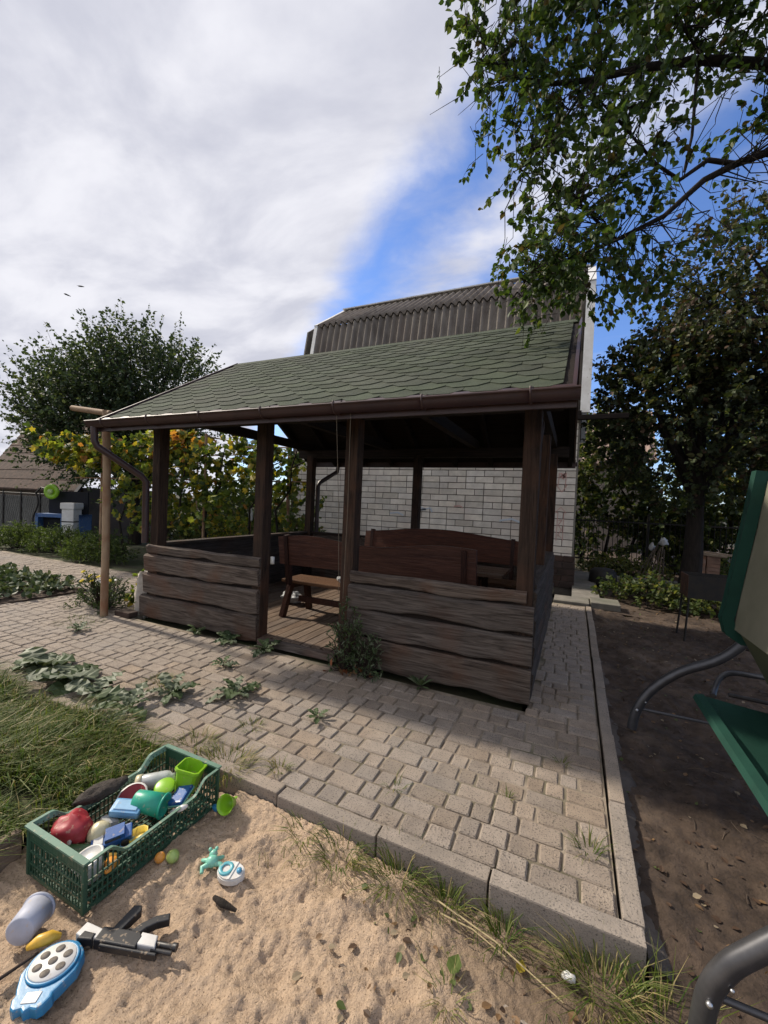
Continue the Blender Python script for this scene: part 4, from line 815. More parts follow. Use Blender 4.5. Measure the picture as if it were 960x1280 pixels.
hz = MB(); hz.tube([(-13.75 + .12 * math.sin(a * 1.0) + .02 * a * 0, 4.65, 1.35 - .16 * a + .0) for a in [i * .5 for i in range(16)]], .022, 7); hz.tube([(-13.75, 4.65, 1.35), (-13.6, 4.7, 1.5), (-13.4, 4.75, 1.45)], .022, 7); tag(hz.build('garden_hose', m_black), 'black hose hanging down beside the blue cabinet', 'hose')
for k, (x, y, zt, lb) in enumerate(((-6.56, 5.15, 1.25, 'white plastic bottle upturned on a garden stake behind the parapet'), (-6.1, 5.75, 1.05, 'second white bottle on a lower stake nearer the house'))):
    t = thing('bottle_stake', lb, 'stake', (x, y, -.05)); m = MB(); m.tube([(x, y, -.1), (x, y, zt - .2)], .012, 6); m.build('stake', m_rust, t); m = MB(); m.lathe([(.045, 0), (.05, .02), (.05, .16), (.02, .24), (.018, .28), (0, .28)], 14, Matrix.Translation((x, y, zt - .26))); m.build('bottle', m_white, t)
# T post of the clothes line
tp = thing('clothes_post', 'tan rusty pipe post with a cross arm left of the gazebo', 'post', (-5.34, 1.415, 0))
m = MB(); m.tube([(-5.34, 1.415, -.1), (-5.345, 1.415, .9), (-5.36, 1.415, 1.7), (-5.38, 1.40, 2.44)], .042, 12); m.build('pole', m_rust, tp)
m = MB(); m.tube([(-6.13, 1.44, 2.52), (-5.30, 1.40, 2.40)], .035, 10); m.build('cross_arm', m_rust, tp)
# flower clump, white bucket, stone, brick
def flowers(t, S, D, L_):
    m = MB(); k = 0
    for s, d, l in list(zip(S, D, L_)):
        if s[2] > .24 and rng.uniform() < .34:
            p = Vector(s) + Vector(d) * l * 1.05; nn = (Vector(d) + Vector((.2, -.6, .6))).normalized(); q = nn.to_track_quat('Z', 'Y').to_matrix().to_4x4()
            m.lathe([(0, .006), (.012, .010), (.027, .004), (.026, .0), (0, -.004)], 8, Matrix.Translation(p) @ q, False)
    stuff(m.build('flowers', M('yellow_petal%d' % rng.integers(99), (.62, .50, .03), (.5, .36, .02)), t))
clump('flower_clump', 'bushy clump with yellow flowers at the foot of the pipe post', 'flowers', (-5.72, 1.62, 0), (.34, .26, .42), 170, 9, .05, lf_plum + lf_bush[:1], (.35, .35, .1, .2), T_LANCE, ln=.12, extra=flowers)
clump('flower_clump', 'small yellow-flowered plant against the gazebo corner plank', 'flowers', (-5.25, 1.9, 0), (.22, .2, .5), 70, 8, .07, lf_vine, (.4, .2, .2, .0, .2), T_OVATE, ln=.15, extra=flowers)
m = MB(); m.lathe([(0, 0), (.10, 0), (.125, .20), (.13, .21), (.118, .21), (.098, .012), (0, .012)], 18, Matrix.Translation((-6.35, 2.05, .0))); tag(m.build('plastic_pail', m_white), 'small white pail behind the yellow flower clump', 'pail')
m = MB(); m.sphere((-5.08, 1.72, .24), .16, 18, 12, (.6, .55, 1.9), .45, 4); tag(m.build('pale_boulder', M('limestone', (.50, .46, .40), (.36, .32, .27), scale=9, bump=.9, bscale=25)), 'upright pale stone leaning at the gazebo corner', 'stone')
m = MB(); m.cbox(-5.28, 1.50, -.005, -5.02, 1.62, .06, .012); tag(m.build('loose_brick', m_plinth), 'reddish brick lying on the paving beside the pipe post', 'brick')

# ------------------------------------------------------------------ climber at the doorway post, weeds in the paving
clump('climber_plant', 'small climbing plant growing up the twine at the doorway post', 'plant', (-2.08, 1.50, .0), (.14, .10, .62), 120, 8, .042, lf_weed + lf_bush[:1], (.35, .2, .3, .15), T_LANCE, ln=.10)
clump('low_plant', 'low leafy plant against the lowest plank beside the climber', 'plant', (-1.90, 1.50, .0), (.16, .09, .34), 70, 8, .045, lf_weed, (.4, .35, .25), T_LANCE, ln=.09)
n = 40; P = np.stack([rng.uniform(-2.2, -1.82, n), rng.uniform(1.38, 1.56, n), rng.uniform(.01, .07, n)], 1); V, F = leaves(P, rdir(n), rdir(n) + (0, 0, .8), rng.uniform(.04, .07, n), T_OVATE)
o = bpy.data.objects.new('dry_leaves', np_mesh('dry_leaves', V, F, [leafm('rusty_leaf', (.26, .09, .035), tr=.1), lf_dry[0]], np.repeat(rng.choice(2, n, p=(.7, .3)), 2))); col.objects.link(o); stuff(tag(o, 'rusty dry leaves heaped at the foot of the climber', 'leaves'))
def dock_template():
    n = 8; v = []; wd = [.02, .06, .15, .10, .22, .15, .21, .11, 0.0]
    for i in range(n + 1):
        y = i / n; c_ = .10 * math.sin(y * 2.4) - .18 * y * y; k = .05 * (1 if i % 2 else -1)
        v += [(wd[i], y - .03 * (i % 2), c_ + .10 * wd[i] + k), (0, y, c_), (-wd[i], y - .03 * ((i + 1) % 2), c_ + .10 * wd[i] - k)]
    f = []
    for i in range(n): a = 3 * i; f += [(a, a + 3, a + 4, a + 1), (a + 1, a + 4, a + 5, a + 2)]
    return np.array(v), np.array(f)
T_DOCK = dock_template()
T_BROAD = (T_DOCK[0] * np.array((1.75, 1, 1.1)), T_DOCK[1])
def rosette(x, y, r, n, label, mats=lf_weed, probs=(.5, .28, .22), z=0.0, tmpl=None, lift=.35, name='weed'):
    t = thing(name, label, 'weed', (x, y, z)); a = np.arange(n) * 2.4 + rng.uniform(0, 6); el = rng.uniform(.05, lift * 2.0, n)
    D = np.stack([np.cos(a), np.sin(a), el], 1); P = np.zeros((n, 3)) + (x, y, z + .012) + D * .01; Nn = np.tile((0, 0, 1.0), (n, 1)) + rdir(n) * .25
    V, F = leaves(P, D, Nn, r * rng.uniform(.6, 1.15, n), tmpl or T_DOCK); leaf_obj('leaf_rosette', [(V, F, np.repeat(rng.choice(len(probs), n, p=probs), len((tmpl or T_DOCK)[1])))], mats, t)
    m = MB(); m.tube([(x, y, z - .01), (x, y, z + .03)], [.008, .004], 5); m.build('root_crown', m_twig, t); return t
rosette(-2.543, .70, .20, 11, 'serrated rosette weed alone on open paving in front of the doorway')
rosette(-2.96, .47, .19, 12, 'spreading rosette weed on paving, halfway between kerb and doorway')
rosette(-3.02, .17, .21, 9, 'pale broad-leaved weed growing over the kerb beside the lawn')
rosette(-1.83, .70, .09, 8, 'small weed on the paving in front of the climber')
rosette(-3.05, 1.05, .12, 9, 'small weed between pavers close to the left plank wall')
rosette(-1.38, 1.52, .13, 14, 'leafy weed against the bottom right plank wall', probs=(.6, .1, .3), tmpl=T_LANCE, lift=.6)
rosette(-2.98, 1.52, .17, 14, 'low green weed beside the doorway threshold', probs=(.6, .1, .3))
rosette(-3.45, 1.52, .16, 12, 'low green weed at the foot of the left plank wall', probs=(.6, .1, .3))
rosette(-3.95, 1.55, .14, 12, 'small green weed under the left plank wall near the corner', probs=(.6, .1, .3))
rosette(-4.25, .28, .25, 12, 'big silvery-leaved weed, largest of those along the lawn edge', probs=(.15, .75, .1), tmpl=T_BROAD); rosette(-3.80, .22, .24, 11, 'silvery broad-leaved weed next to the largest lawn-edge weed', probs=(.15, .75, .1), tmpl=T_BROAD)
rosette(-3.42, .22, .20, 10, 'medium broad-leaved weed bending onto the paving at the lawn edge', probs=(.15, .75, .1), tmpl=T_BROAD)
rosette(-5.0, .95, .12, 9, 'small flat weed on the paving near the flower clump')

# ------------------------------------------------------------------ grass
def grass_patch(name, label, P, L, lean, probs, wd=.0022, droop=.6, cat='grass', jit=.55, tuft=True):
    n = len(P); D = rdir(n) * jit + np.array(lean); D[:, 2] = np.abs(D[:, 2]) + .45; D /= np.linalg.norm(D, axis=1, keepdims=True)
    V, F = blades(P, D, L * rng.uniform(.5, 1.25, n), np.full(n, wd) * rng.uniform(.7, 1.4, n), droop)
    o = bpy.data.objects.new(name, np_mesh(name, V, F, lf_grass, np.repeat(rng.choice(4, n, p=probs), 3))); col.objects.link(o)
    return tag(stuff(o), label, cat)
n = 30000; P = np.stack([rng.uniform(-6.2, -2.42, n), rng.uniform(-1.5, .0, n), np.zeros(n)], 1)
cl = np.array([fbm(p[0], p[1], 3.5, 3) for p in P]); P = P[cl > -.42]; P[:, 2] = [lawn_z(p[0], p[1]) - .005 for p in P]
Lb = .19 + .10 * np.array([fbm(p[0], p[1], 1.8, 2) for p in P])
grass_patch('long_grass', 'long uncut grass leaning over the lawn beside the sandpit', P, Lb, (.35, .25, .1), (.42, .34, .12, .12), wd=.0026, droop=.75)
def tuft(x, y, r, n, L, label, probs=(.4, .3, .15, .15), z=-.1, lean=(0, 0, .3), wd=.002):
    a = rng.uniform(0, 6.28, n); q = r * np.sqrt(rng.uniform(size=n)); P = np.stack([x + q * np.cos(a), y + q * np.sin(a), np.full(n, z)], 1)
    n_ = len(P); D = np.stack([np.cos(a), np.sin(a), np.zeros(n)], 1) * .6 + rdir(n) * .3 + np.array(lean); D[:, 2] = np.abs(D[:, 2]) + .55; D /= np.linalg.norm(D, axis=1, keepdims=True)
    V, F = blades(P, D, L * rng.uniform(.45, 1.2, n), np.full(n, wd), .6); o = bpy.data.objects.new('grass_tuft', np_mesh('grass_tuft', V, F, lf_grass, np.repeat(rng.choice(4, n, p=probs), 3))); col.objects.link(o)
    return tag(o, label, 'grass tuft')
tuft(-1.38, -.05, .06, 60, .13, 'grass tuft at the kerb beside the sand, first right of the crate'); tuft(-1.17, -.06, .09, 120, .15, 'bushy grass tuft against the kerb above the buried stick')
tuft(-.90, -.06, .10, 150, .16, 'thickest grass tuft along the front kerb'); tuft(-.70, -.05, .06, 80, .13, 'grass tuft at the joint between kerbstones', z=-.11)
tuft(-.47, -.08, .05, 70, .11, 'short green tuft in front of the bare kerb face', (.55, .3, .0, .15), z=-.12); tuft(-.14, -.10, .12, 190, .17, 'pale spreading grass tuft below the kerb corner', (.3, .1, .35, .25), z=-.12)
tuft(.02, -.16, .10, 110, .2, 'grass beside the near swing foot', (.4, .2, .2, .2), z=-.12); tuft(-.60, -.36, .04, 40, .09, 'tiny yellow-green tuft beside the green leaf on the ground', (.2, .1, .4, .3), z=-.12)
tuft(-.178, .36, .05, 40, .10, 'thin grass tuft in the paving near the kerb corner', (.3, .3, .2, .2), z=-.01); tuft(-1.72, .17, .05, 50, .07, 'yellowish tuft in the paving near the front kerb', (.3, .1, .3, .3), z=-.01)
tuft(-1.09, .34, .04, 25, .08, 'tiny grass tuft between pavers in the middle of the sunny paving', (.3, .3, .2, .2), z=-.01); tuft(-2.0, .04, .16, 260, .10, 'dry grass tuft on the kerb behind the crate', (.25, .1, .4, .25), z=-.02)
tuft(-2.3, .10, .12, 140, .09, 'sparse dry grass where the lawn meets the kerb', (.3, .1, .35, .25), z=-.01); tuft(-3.2, .55, .13, 140, .07, 'mossy yellow tuft between two rosette weeds', (.2, .05, .35, .4), z=-.01)
tuft(-.30, 1.0, .03, 18, .06, 'tiny tuft in the shaded paving by the side kerb', z=-.01); tuft(-5.35, 1.18, .25, 200, .06, 'low grass patch on the paving below the flower clump', (.4, .2, .15, .25), z=-.01)
tuft(-.55, .55, .03, 20, .05, 'tiny tuft in the paving between sun and shade', z=-.01); tuft(-2.15, .42, .08, 70, .06, 'thin yellow tuft on paving behind the crate corner', (.2, .1, .4, .3), z=-.01)
n = 260; P = np.stack([rng.uniform(-1.5, .1, n), rng.uniform(-.30, -.01, n), np.full(n, -.11)], 1); P[:, 1] *= (.4 + .6 * rng.uniform(size=n)); grass_patch('sparse_grass', 'sparse short grass along the foot of the front kerb', P, np.full(n, .07), (0, -.2, .1), (.3, .2, .3, .2), wd=.0016)
litter('fallen_leaves', -1.1, .1, -.55, -.03, 90, sand_z, .032, (.3, .3, .25, .15), ('dry leaves and litter on the dirt below the front kerb', 'leaves'))
for (x, y, s, lb, mt) in ((-.61, -.30, .075, 'single green leaf lying flat on the sand', lf_bush[1]), (-.40, -.17, .05, 'yellowed leaf beside the buried pavers', lf_vine[2])):
    V, F = leaves(np.array([(x, y, sand_z(x, y) + .012)]), np.array([(.1, .9, .05)]), np.array([(0, .1, 1.0)]), np.array([s]), T_OVATE); o = bpy.data.objects.new('leaf', np_mesh('leaf', V, F, mt)); col.objects.link(o); tag(o, lb, 'leaf')
for k, (a, b, lb) in enumerate((((-.72, -.10, -.06), (-.26, -.21, -.095), 'long dry straw stalk lying below the kerb'), ((-.70, -.13, -.075), (-.45, -.16, -.09), 'short dry stalk beside the longer straw'), ((-.30, -.38, -.10), (-.02, -.36, -.10), 'pale dry stem by the near swing foot'))):
    m = MB(); a = Vector(a); b = Vector(b); m.tube([a, (a + b) / 2 + Vector((0, .015, .005)), b], [.0035, .003, .002], 6); tag(m.build('straw_stalk', M('straw%d' % k, (.45, .36, .20))), lb, 'stalk')
for k, (x, y, wd, a) in enumerate(((-.42, -.34, .18, .1), (-.22, -.34, .14, .0), (-.36, -.5, .18, .05), (-.12, -.5, .18, -.06))):
    m = MB(); m.cbox(-wd / 2, -.065, -.03, wd / 2, .065, .0, .01); o = m.build('buried_paver', m_paver); o.location = (x, y, -.128); o.rotation_euler = (.03, -.03, -.42 + a); tag(o, ('buried paver showing through the dirt nearest the straw stalk', 'small buried paver in the dirt below the kerb corner', 'buried paver in the dirt at the sand edge', 'buried paver beside the near swing foot')[k], 'paver')
m = MB(); m.sphere((-.245, -.125, -.09), .018, 10, 7, (1.3, .8, .7), .4, 8); tag(m.build('crumpled_paper', m_white), 'crumpled white scrap below the kerb', 'litter')

# ------------------------------------------------------------------ sandpit board, stick, buried stick
m = MB(); m.cbox(-2.445, -2.1, -.2, -2.405, -.70, .015, .006); tag(m.build('sandpit_board', w_log), 'weathered board edging between the sand and the lawn', 'board')
m = MB(); m.tube([(-1.93, -1.06, -.088), (-1.905, -.96, -.085), (-1.885, -.885, -.08)], [.005, .0055, .004], 7); tag(m.build('stick', m_twig), 'thin stick under the blue fishing toy', 'stick')
m = MB(); m.tube([(-1.53, -.46, -.098), (-1.47, -.475, -.082), (-1.41, -.465, -.092)], [.008, .014, .006], 7); tag(m.build('buried_twig', m_bark), 'short bark piece half buried in the sand', 'twig')

# ------------------------------------------------------------------ crate and toys
SZ = -.10
cr_m = plastic('crate_green', (.028, .085, .05), .5)
cr_r = plastic('worn_highlit_rim', (.12, .22, .16), .55)  # paler than the crate: worn edges, plus rim highlights put into the colour
cr = thing('plastic_crate', 'dark green lattice crate full of toys on the sand', 'crate', (-2.095, -.41, SZ))
CX0, CX1, CY0, CY1 = -2.285, -1.91, -.73, -.09
def rim_h(y):
    t = min(abs(y - CY0), abs(CY1 - y)); s = min(1, max(0, (t - .085) / .075)); s = s * s * (3 - 2 * s); return .20 - .055 * s
for xx, nm in ((CX0, 0), (CX1, 1)):
    m = MB(); n = 40; sg = -1 if nm == 0 else 1; top = [(xx, CY0 + (CY1 - CY0) * i / n) for i in range(n + 1)]
    vs_ = []
    for x_, y in top:
        h = SZ + rim_h(y); vs_ += [(x_ - .004, y, h - .018), (x_ + .004, y, h - .018), (x_ + sg * .014 + .004, y, h), (x_ + sg * .014 - .012 * sg * 0 - .010, y, h)]
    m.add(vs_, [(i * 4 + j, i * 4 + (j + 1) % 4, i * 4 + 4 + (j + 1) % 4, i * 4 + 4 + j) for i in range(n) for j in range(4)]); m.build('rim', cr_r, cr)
    m = MB()
    for k in range(33):
        y = CY0 + .01 + (CY1 - CY0 - .02) * k / 32; m.bar((xx, y, SZ + .005), (xx, y, SZ + rim_h(y) - .01), .005, .004, (1, 0, 0))
    for zz in (.006, .045, .08, .115): m.bar((xx + .0005, CY0, SZ + zz), (xx + .0005, CY1, SZ + zz), .006, .006 if zz > .01 else .016)
    m.build('side_lattice', cr_m, cr)
for yy in (CY0, CY1):
    m = MB()
    for k in range(19):
        x = CX0 + .01 + (CX1 - CX0 - .02) * k / 18; m.bar((x, yy, SZ + .005), (x, yy, SZ + .19), .005, .004, (0, 1, 0))
    for zz in (.006, .05, .10, .148): m.bar((CX0, yy + .0005, SZ + zz), (CX1, yy + .0005, SZ + zz), .006, .008 if zz > .01 else .016)
    m.bar((CX0, yy + .001, SZ + .175), (CX1, yy + .001, SZ + .175), .005, .045); m.build('end_lattice', cr_m, cr)
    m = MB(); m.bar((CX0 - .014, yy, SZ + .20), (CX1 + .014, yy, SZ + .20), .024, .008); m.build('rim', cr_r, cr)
for x in (CX0, CX1):
    for y in (CY0, CY1): m = MB(); m.cbox(x - .007, y - .007, SZ, x + .007, y + .007, SZ + .197, .003); m.build('corner_post', cr_m, cr)
m = MB()
for k in range(14): m.bar((CX0 + .014 + k * .027, CY0, SZ + .008), (CX0 + .014 + k * .027, CY1, SZ + .008), .009, .005)
for k in range(24): m.bar((CX0, CY0 + .014 + k * .027, SZ + .006), (CX1, CY0 + .014 + k * .027, SZ + .006), .009, .004)
m.build('base_lattice', cr_m, cr)
def RT(loc, rx=0, ry=0, rz=0): return Matrix.Translation(loc) @ Matrix.Rotation(R_(rz), 4, 'Z') @ Matrix.Rotation(R_(ry), 4, 'Y') @ Matrix.Rotation(R_(rx), 4, 'X')
# red crushed ball
red = plastic('red_rubber', (.35, .025, .035), .5); cream = plastic('cream_plastic', (.62, .56, .36)); teal = plastic('teal_plastic', (.03, .36, .24), .4); sky_b = plastic('light_blue_plastic', (.16, .36, .60)); dblue = plastic('deep_blue_plastic', (.02, .10, .33)); whitep = plastic('white_plastic', (.66, .65, .62)); yel_p = plastic('yellow_plastic', (.70, .42, .05)); org_p = plastic('orange_plastic', (.72, .30, .05)); cyan = plastic('cyan_plastic', (.025, .20, .40)); mint = plastic('mint_plastic', (.22, .55, .42)); lav = plastic('lavender_plastic', (.42, .44, .52), .55); clear = M('cloudy_plastic', (.50, .52, .50), (.36, .38, .36), rough=.25, spec=.5, scale=20)
t = thing('toy_ball', 'crushed dark red ball in the near corner of the crate', 'ball', (-2.20, -.615, SZ + .03)); m = MB(); m.sphere((-2.205, -.615, .035), .072, 22, 14, (1.15, .95, .85), .30, 2); m.build('ball_skin', red, t)
m = MB(); m.sphere((-2.15, -.655, .03), .016, 8, 6, (1, .5, 1), .2); m.build('print_patch', M('cream_print', (.6, .5, .45)), t)
m = MB(); m.sphere((-2.105, -.56, .015), .045, 18, 12, (1, 1, 1), .05, 5); m.lathe([(.0465, -.003), (.048, 0), (.0465, .003)], 18, RT((-2.105, -.56, .015), 40, 20)); tag(m.build('cream_ball', cream), 'cream ball between the red ball and the blue toy car', 'ball')
m = MB(); m.cbox(-.075, -.02, -.012, .075, .02, .012, .008); m.v = [RT((-2.12, -.655, .005), 10, 5, 35) @ Vector(v) for v in m.v]; tag(m.build('green_toy', plastic('bottle_green', (.04, .10, .03))), 'dark green flat toy between the red ball and the jar', 'toy')
t = thing('plastic_jar', 'clear round tub with a cloudy lid in the crate corner', 'jar', (-1.985, -.655, -.07)); Mj = RT((-1.99, -.65, -.045), 12, -6)
m = MB(); m.lathe([(0, 0), (.042, 0), (.050, .08), (.047, .08), (.04, .004), (0, .004)], 24, Mj); m.build('body', clear, t); m = MB(); m.lathe([(.052, .068), (.055, .070), (.055, .084), (.048, .086), (.046, .082), (0, .080)], 24, Mj); m.build('lid', whitep, t)
# blue toy car
t = thing('toy_car', 'blue and white toy car lying in the crate', 'toy car', (-2.035, -.545, -.0), (R_(18), R_(-8), R_(52)))
m = MB(); m.cbox(-.075, -.03, 0, .075, .03, .028, .006); m.prism([(-.02, -.026), (.05, -.026), (.05, .026), (-.02, .026)], .026, .05); m.build('body', dblue, t, True)
m = MB(); m.cbox(-.022, -.0275, .03, .035, .0275, .044, .003); m.build('window', M('toy_glass', (.05, .07, .09), rough=.15), t, True); m = MB(); m.cbox(-.065, -.02, .027, -.03, .02, .031, .002); m.build('hood_decal', whitep, t, True)
for wx in (-.048, .048):
    for wy in (-.033, .033): m = MB(); m.lathe([(0, -.006), (.015, -.006), (.016, 0), (.015, .006), (0, .006)], 14, RT((wx, wy, .004), 90)); m.build('wheel', m_black, t, True)
t = thing('toy_box', 'light blue rounded plastic case beside the teal cup', 'toy', (-2.115, -.43, .02), (R_(10), R_(6), R_(30))); m = MB(); m.cbox(-.065, -.038, 0, .065, .038, .035, .014); m.build('case', sky_b, t, True); m = MB(); m.cbox(-.05, -.025, .033, .05, .025, .039, .004); m.build('lid', plastic('pale_blue', (.30, .50, .70)), t, True)
t = thing('toy_bowl', 'red and white toy boat piece behind the light blue case', 'toy', (-2.19, -.37, .0)); m = MB(); m.lathe([(0, 0), (.05, .01), (.065, .045), (.06, .045), (.045, .014), (0, .008)], 20, RT((-2.17, -.36, .0), 20, 10)); m.build('bowl', red, t); m = MB(); m.lathe([(.0655, .040), (.067, .046), (.059, .047)], 20, RT((-2.17, -.36, .0), 20, 10)); m.build('rim', whitep, t)
m = MB(); m.sphere((0, 0, 0), .055, 18, 10, (1.9, .75, .45), .35, 6); m.v = [RT((-2.265, -.46, .085), 10, -6, 70) @ Vector(v) for v in m.v]; tag(m.build('worn_sole', M('dark_knit', (.07, .055, .045), (.03, .025, .02), scale=60, bump=1, bscale=160)), 'dark worn shoe lying over the far rim of the crate', 'shoe')
def cup(name, label, cat, mat, r0, r1, h, Mx, rimr=.004, n=28, th=.003):
    t = thing(name, label, cat, tuple(Mx.translation)); m = MB(); m.lathe([(0, 0), (r0 * .9, 0), (r0, .004), (r1, h), (r1 - th, h), (r0 - th, .006), (0, .005)], n, Mx); m.build('body', mat, t)
    m = MB(); m.lathe([(r1 - .001, h - .008), (r1 + rimr, h - .006), (r1 + rimr, h), (r1 - th, h + .001)], n, Mx); m.build('rim', mat, t); return t
cup('toy_cup', 'teal plastic cup lying across the middle of the crate', 'cup', teal, .042, .050, .145, RT((-2.115, -.39, .05), 0, 96, 20))
t = thing('plastic_bottle', 'cloudy white bottle lying at the far end of the crate', 'bottle', (-2.2, -.23, .0)); m = MB(); Mb_ = RT((-2.235, -.285, .025), 0, 84, 38); m.lathe([(0, 0), (.032, .0), (.036, .01), (.036, .12), (.030, .14), (.018, .15), (.018, .165), (0, .166)], 22, Mb_); m.build('body', clear, t); m = MB(); m.lathe([(0, -.014), (.039, -.014), (.039, .014), (.036, .014)], 22, Mb_); m.build('cap', cream, t)
t = thing('sand_bucket', 'bright green square sand bucket standing tilted in the crate', 'bucket', (-2.02, -.175, -.02)); m = MB(); Mq = RT((-2.03, -.185, -.01), -8, 10, 20)
def sq(r, z): return [Mq @ Vector((x * r * 1.2, y * r * 1.2, z * 1.2)) for x, y in ((-1, -.75), (-.75, -1), (.75, -1), (1, -.75), (1, .75), (.75, 1), (-.75, 1), (-1, .75))]
vs_ = sq(.034, 0) + sq(.048, .105) + sq(.045, .105) + sq(.031, .004); m.add(vs_, [(k, (k + 1) % 8, 8 + (k + 1) % 8, 8 + k) for k in range(8)] + [(8 + k, 8 + (k + 1) % 8, 16 + (k + 1) % 8, 16 + k) for k in range(8)] + [(16 + k, 16 + (k + 1) % 8, 24 + (k + 1) % 8, 24 + k) for k in range(8)] + [tuple(range(7, -1, -1)), tuple(range(24, 32))]); m.build('body', lime, t)
m = MB(); vs_ = sq(.0485, .092) + sq(.053, .096) + sq(.053, .106) + sq(.047, .107); m.add(vs_, [(r * 8 + k, r * 8 + (k + 1) % 8, r * 8 + 8 + (k + 1) % 8, r * 8 + 8 + k) for r in range(3) for k in range(8)]); m.build('rim', lime, t)
m = MB(); m.lathe([(0, .004), (.03, .006), (.046, .0), (.048, .006), (.04, .012), (0, .012)], 22, RT((-2.065, -.275, .055), 14, 12)); tag(m.build('lime_lid', lime), 'lime green round lid between the bottle and the teal cup', 'lid')
m = MB(); m.lathe([(0, 0)] + [(.038, .002), (.044, .03), (.040, .03), (.034, .006), (0, .006)], 10, RT((-1.965, -.475, -.02), 8, -10)); tag(m.build('sand_mould', plastic('bright_yellow', (.72, .52, .06))), 'yellow scalloped sand mould by the crate side', 'sand mould')
m = MB(); m.lathe([(0, .07), (.008, .066), (.028, .0), (.026, -.004), (0, -.004)], 16, RT((-1.95, -.60, -.025), 70, 0, 40)); tag(m.build('orange_cone', org_p), 'orange toy cone inside the crate by the jar', 'toy')
t = thing('toy_tray', 'blue tray with a pale green rim wedged at the crate end', 'tray', (-1.975, -.24, .0)); m = MB(); m.cbox(-.035, -.055, 0, .035, .055, .03, .008); m.v = [RT((-1.975, -.25, .015), 8, -12, 20) @ Vector(v) for v in m.v]; m.build('tray', dblue, t); m = MB(); m.cbox(-.038, -.058, .006, .038, .058, .013, .003); m.v = [RT((-1.975, -.25, .015), 8, -12, 20) @ Vector(v) for v in m.v]; m.build('rim', mint, t)
m = MB(); m.lathe([(0, 0), (.010, .0), (.013, .06), (.006, .085), (0, .085)], 12, RT((-1.945, -.335, .01), 30, 60, 60)); tag(m.build('white_spoon', whitep), 'small white toy bottle next to the teal cup', 'toy')
for k, (x, y, z, r, mt, lb) in enumerate(((-2.13, -.20, .02, .026, cream, 'cream toy piece behind the bottle'), (-2.09, -.22, .03, .022, whitep, 'white toy piece beside the square green bucket'), (-2.0, -.50, -.03, .03, sky_b, 'pale blue toy under the yellow mould'), (-1.98, -.585, -.03, .028, yel_p, 'yellow toy block beside the orange cone'), (-2.1, -.3, -.03, .04, M('grey_toy', (.25, .26, .25)), 'grey toy part under the teal cup'), (-2.15, -.5, -.03, .05, M('pale_grey_toy', (.42, .42, .40)), 'pale grey toy under the light blue case'))):
    m = MB(); m.cbox(-r, -r * .7, -r * .6, r, r * .7, r * .6, r * .35); m.v = [RT((x, y, z), 20 + 30 * k, 15 * k, 50 * k) @ Vector(v) for v in m.v]; tag(m.build('toy_piece', mt), lb, 'toy')
# toys lying on the sand
cup('toy_bucket', 'pale lavender bucket lying on its side next to the crate', 'bucket', lav, .047, .052, .10, RT((-1.985, -.895, -.050), -96, 0, 32), .004)
m = MB(); m.tube([(-1.93, -.895, -.075), (-1.905, -.875, -.06), (-1.885, -.85, -.06), (-1.875, -.825, -.075)], [.010, .019, .020, .009], 10); tag(m.build('toy_banana', yel_p), 'yellow banana-shaped toy between the bucket and the fishing toy', 'toy')
m = MB(); m.lathe([(0, -.030), (.010, -.026), (.021, .0), (.020, .008), (.010, .014), (0, .015)], 16, RT((-1.858, -.452, -.075), 60, 20, 30)); tag(m.build('cone_mould', org_p), 'orange cone toy on the sand beside the crate', 'toy')
m = MB(); m.sphere((-1.812, -.425, -.073), .025, 18, 12, (1, 1, .95), .06, 1); m.lathe([(.0255, -.002), (.0265, 0), (.0255, .002)], 18, RT((-1.812, -.425, -.073), 50, 0, 30)); tag(m.build('green_ball', plastic('pale_green_rubber', (.38, .50, .14))), 'small pale green ball on the sand beside the orange cone', 'ball')
# fishing game
t = thing('fishing_toy', 'blue fish-shaped game toy with white perforated disc on the sand', 'toy', (-1.785, -.893, -.10), (R_(5), R_(3), R_(-62))); t.scale = (.97, 1.14, 1)
def rounded_slab(poly, z0, z1, bev):
    bm = bmesh.new(); f = bm.faces.new([bm.verts.new((x, y, z0)) for x, y in poly]); ex = bmesh.ops.extrude_face_region(bm, geom=[f])
    for v in [g_ for g_ in ex['geom'] if isinstance(g_, bmesh.types.BMVert)]: v.co.z = z1
    bmesh.ops.recalc_face_normals(bm, faces=bm.faces); top = [e_ for e_ in bm.edges if all(abs(v.co.z - z1) < 1e-6 for v in e_.verts)]
    bmesh.ops.bevel(bm, geom=top, offset=bev, segments=3, affect='EDGES', profile=.6); bm.verts.index_update()
    m_ = MB(); m_.add([v.co for v in bm.verts], [[v.index for v in f_.verts] for f_ in bm.faces]); bm.free(); return m_
fish = [(-.085, 0)]
for k in range(1, 15):
    a = math.pi * (1 - k / 16); fish.append((.084 * math.cos(a), .076 * math.sin(a) + .002 * math.cos(9 * a)))
half = fish[1:11] + [(.060, .058), (.074, .050), (.086, .052), (.108, .042), (.116, .030), (.112, .012)]
poly_f = [(-.085, 0)] + half + [(.122, 0)] + [(x, -y) for x, y in reversed(half)]
m = rounded_slab(poly_f, 0, .034, .008); m.build('base', cyan, t, True)
m = MB(); m.lathe([(.058, .033), (.066, .033), (.067, .039), (.064, .042), (.058, .040)], 32, Matrix.Translation((-.008, 0, 0))); m.build('raised_edge', cyan, t, True)
m = MB(); m.lathe([(0, .036), (.057, .036), (.06, .040), (.057, .045), (0, .045)], 32, Matrix.Translation((-.008, 0, 0))); dsk = m.build('disc', whitep, t, True)
hole = M('toy_hole', (.20, .17, .14), (.1, .09, .08), scale=90)
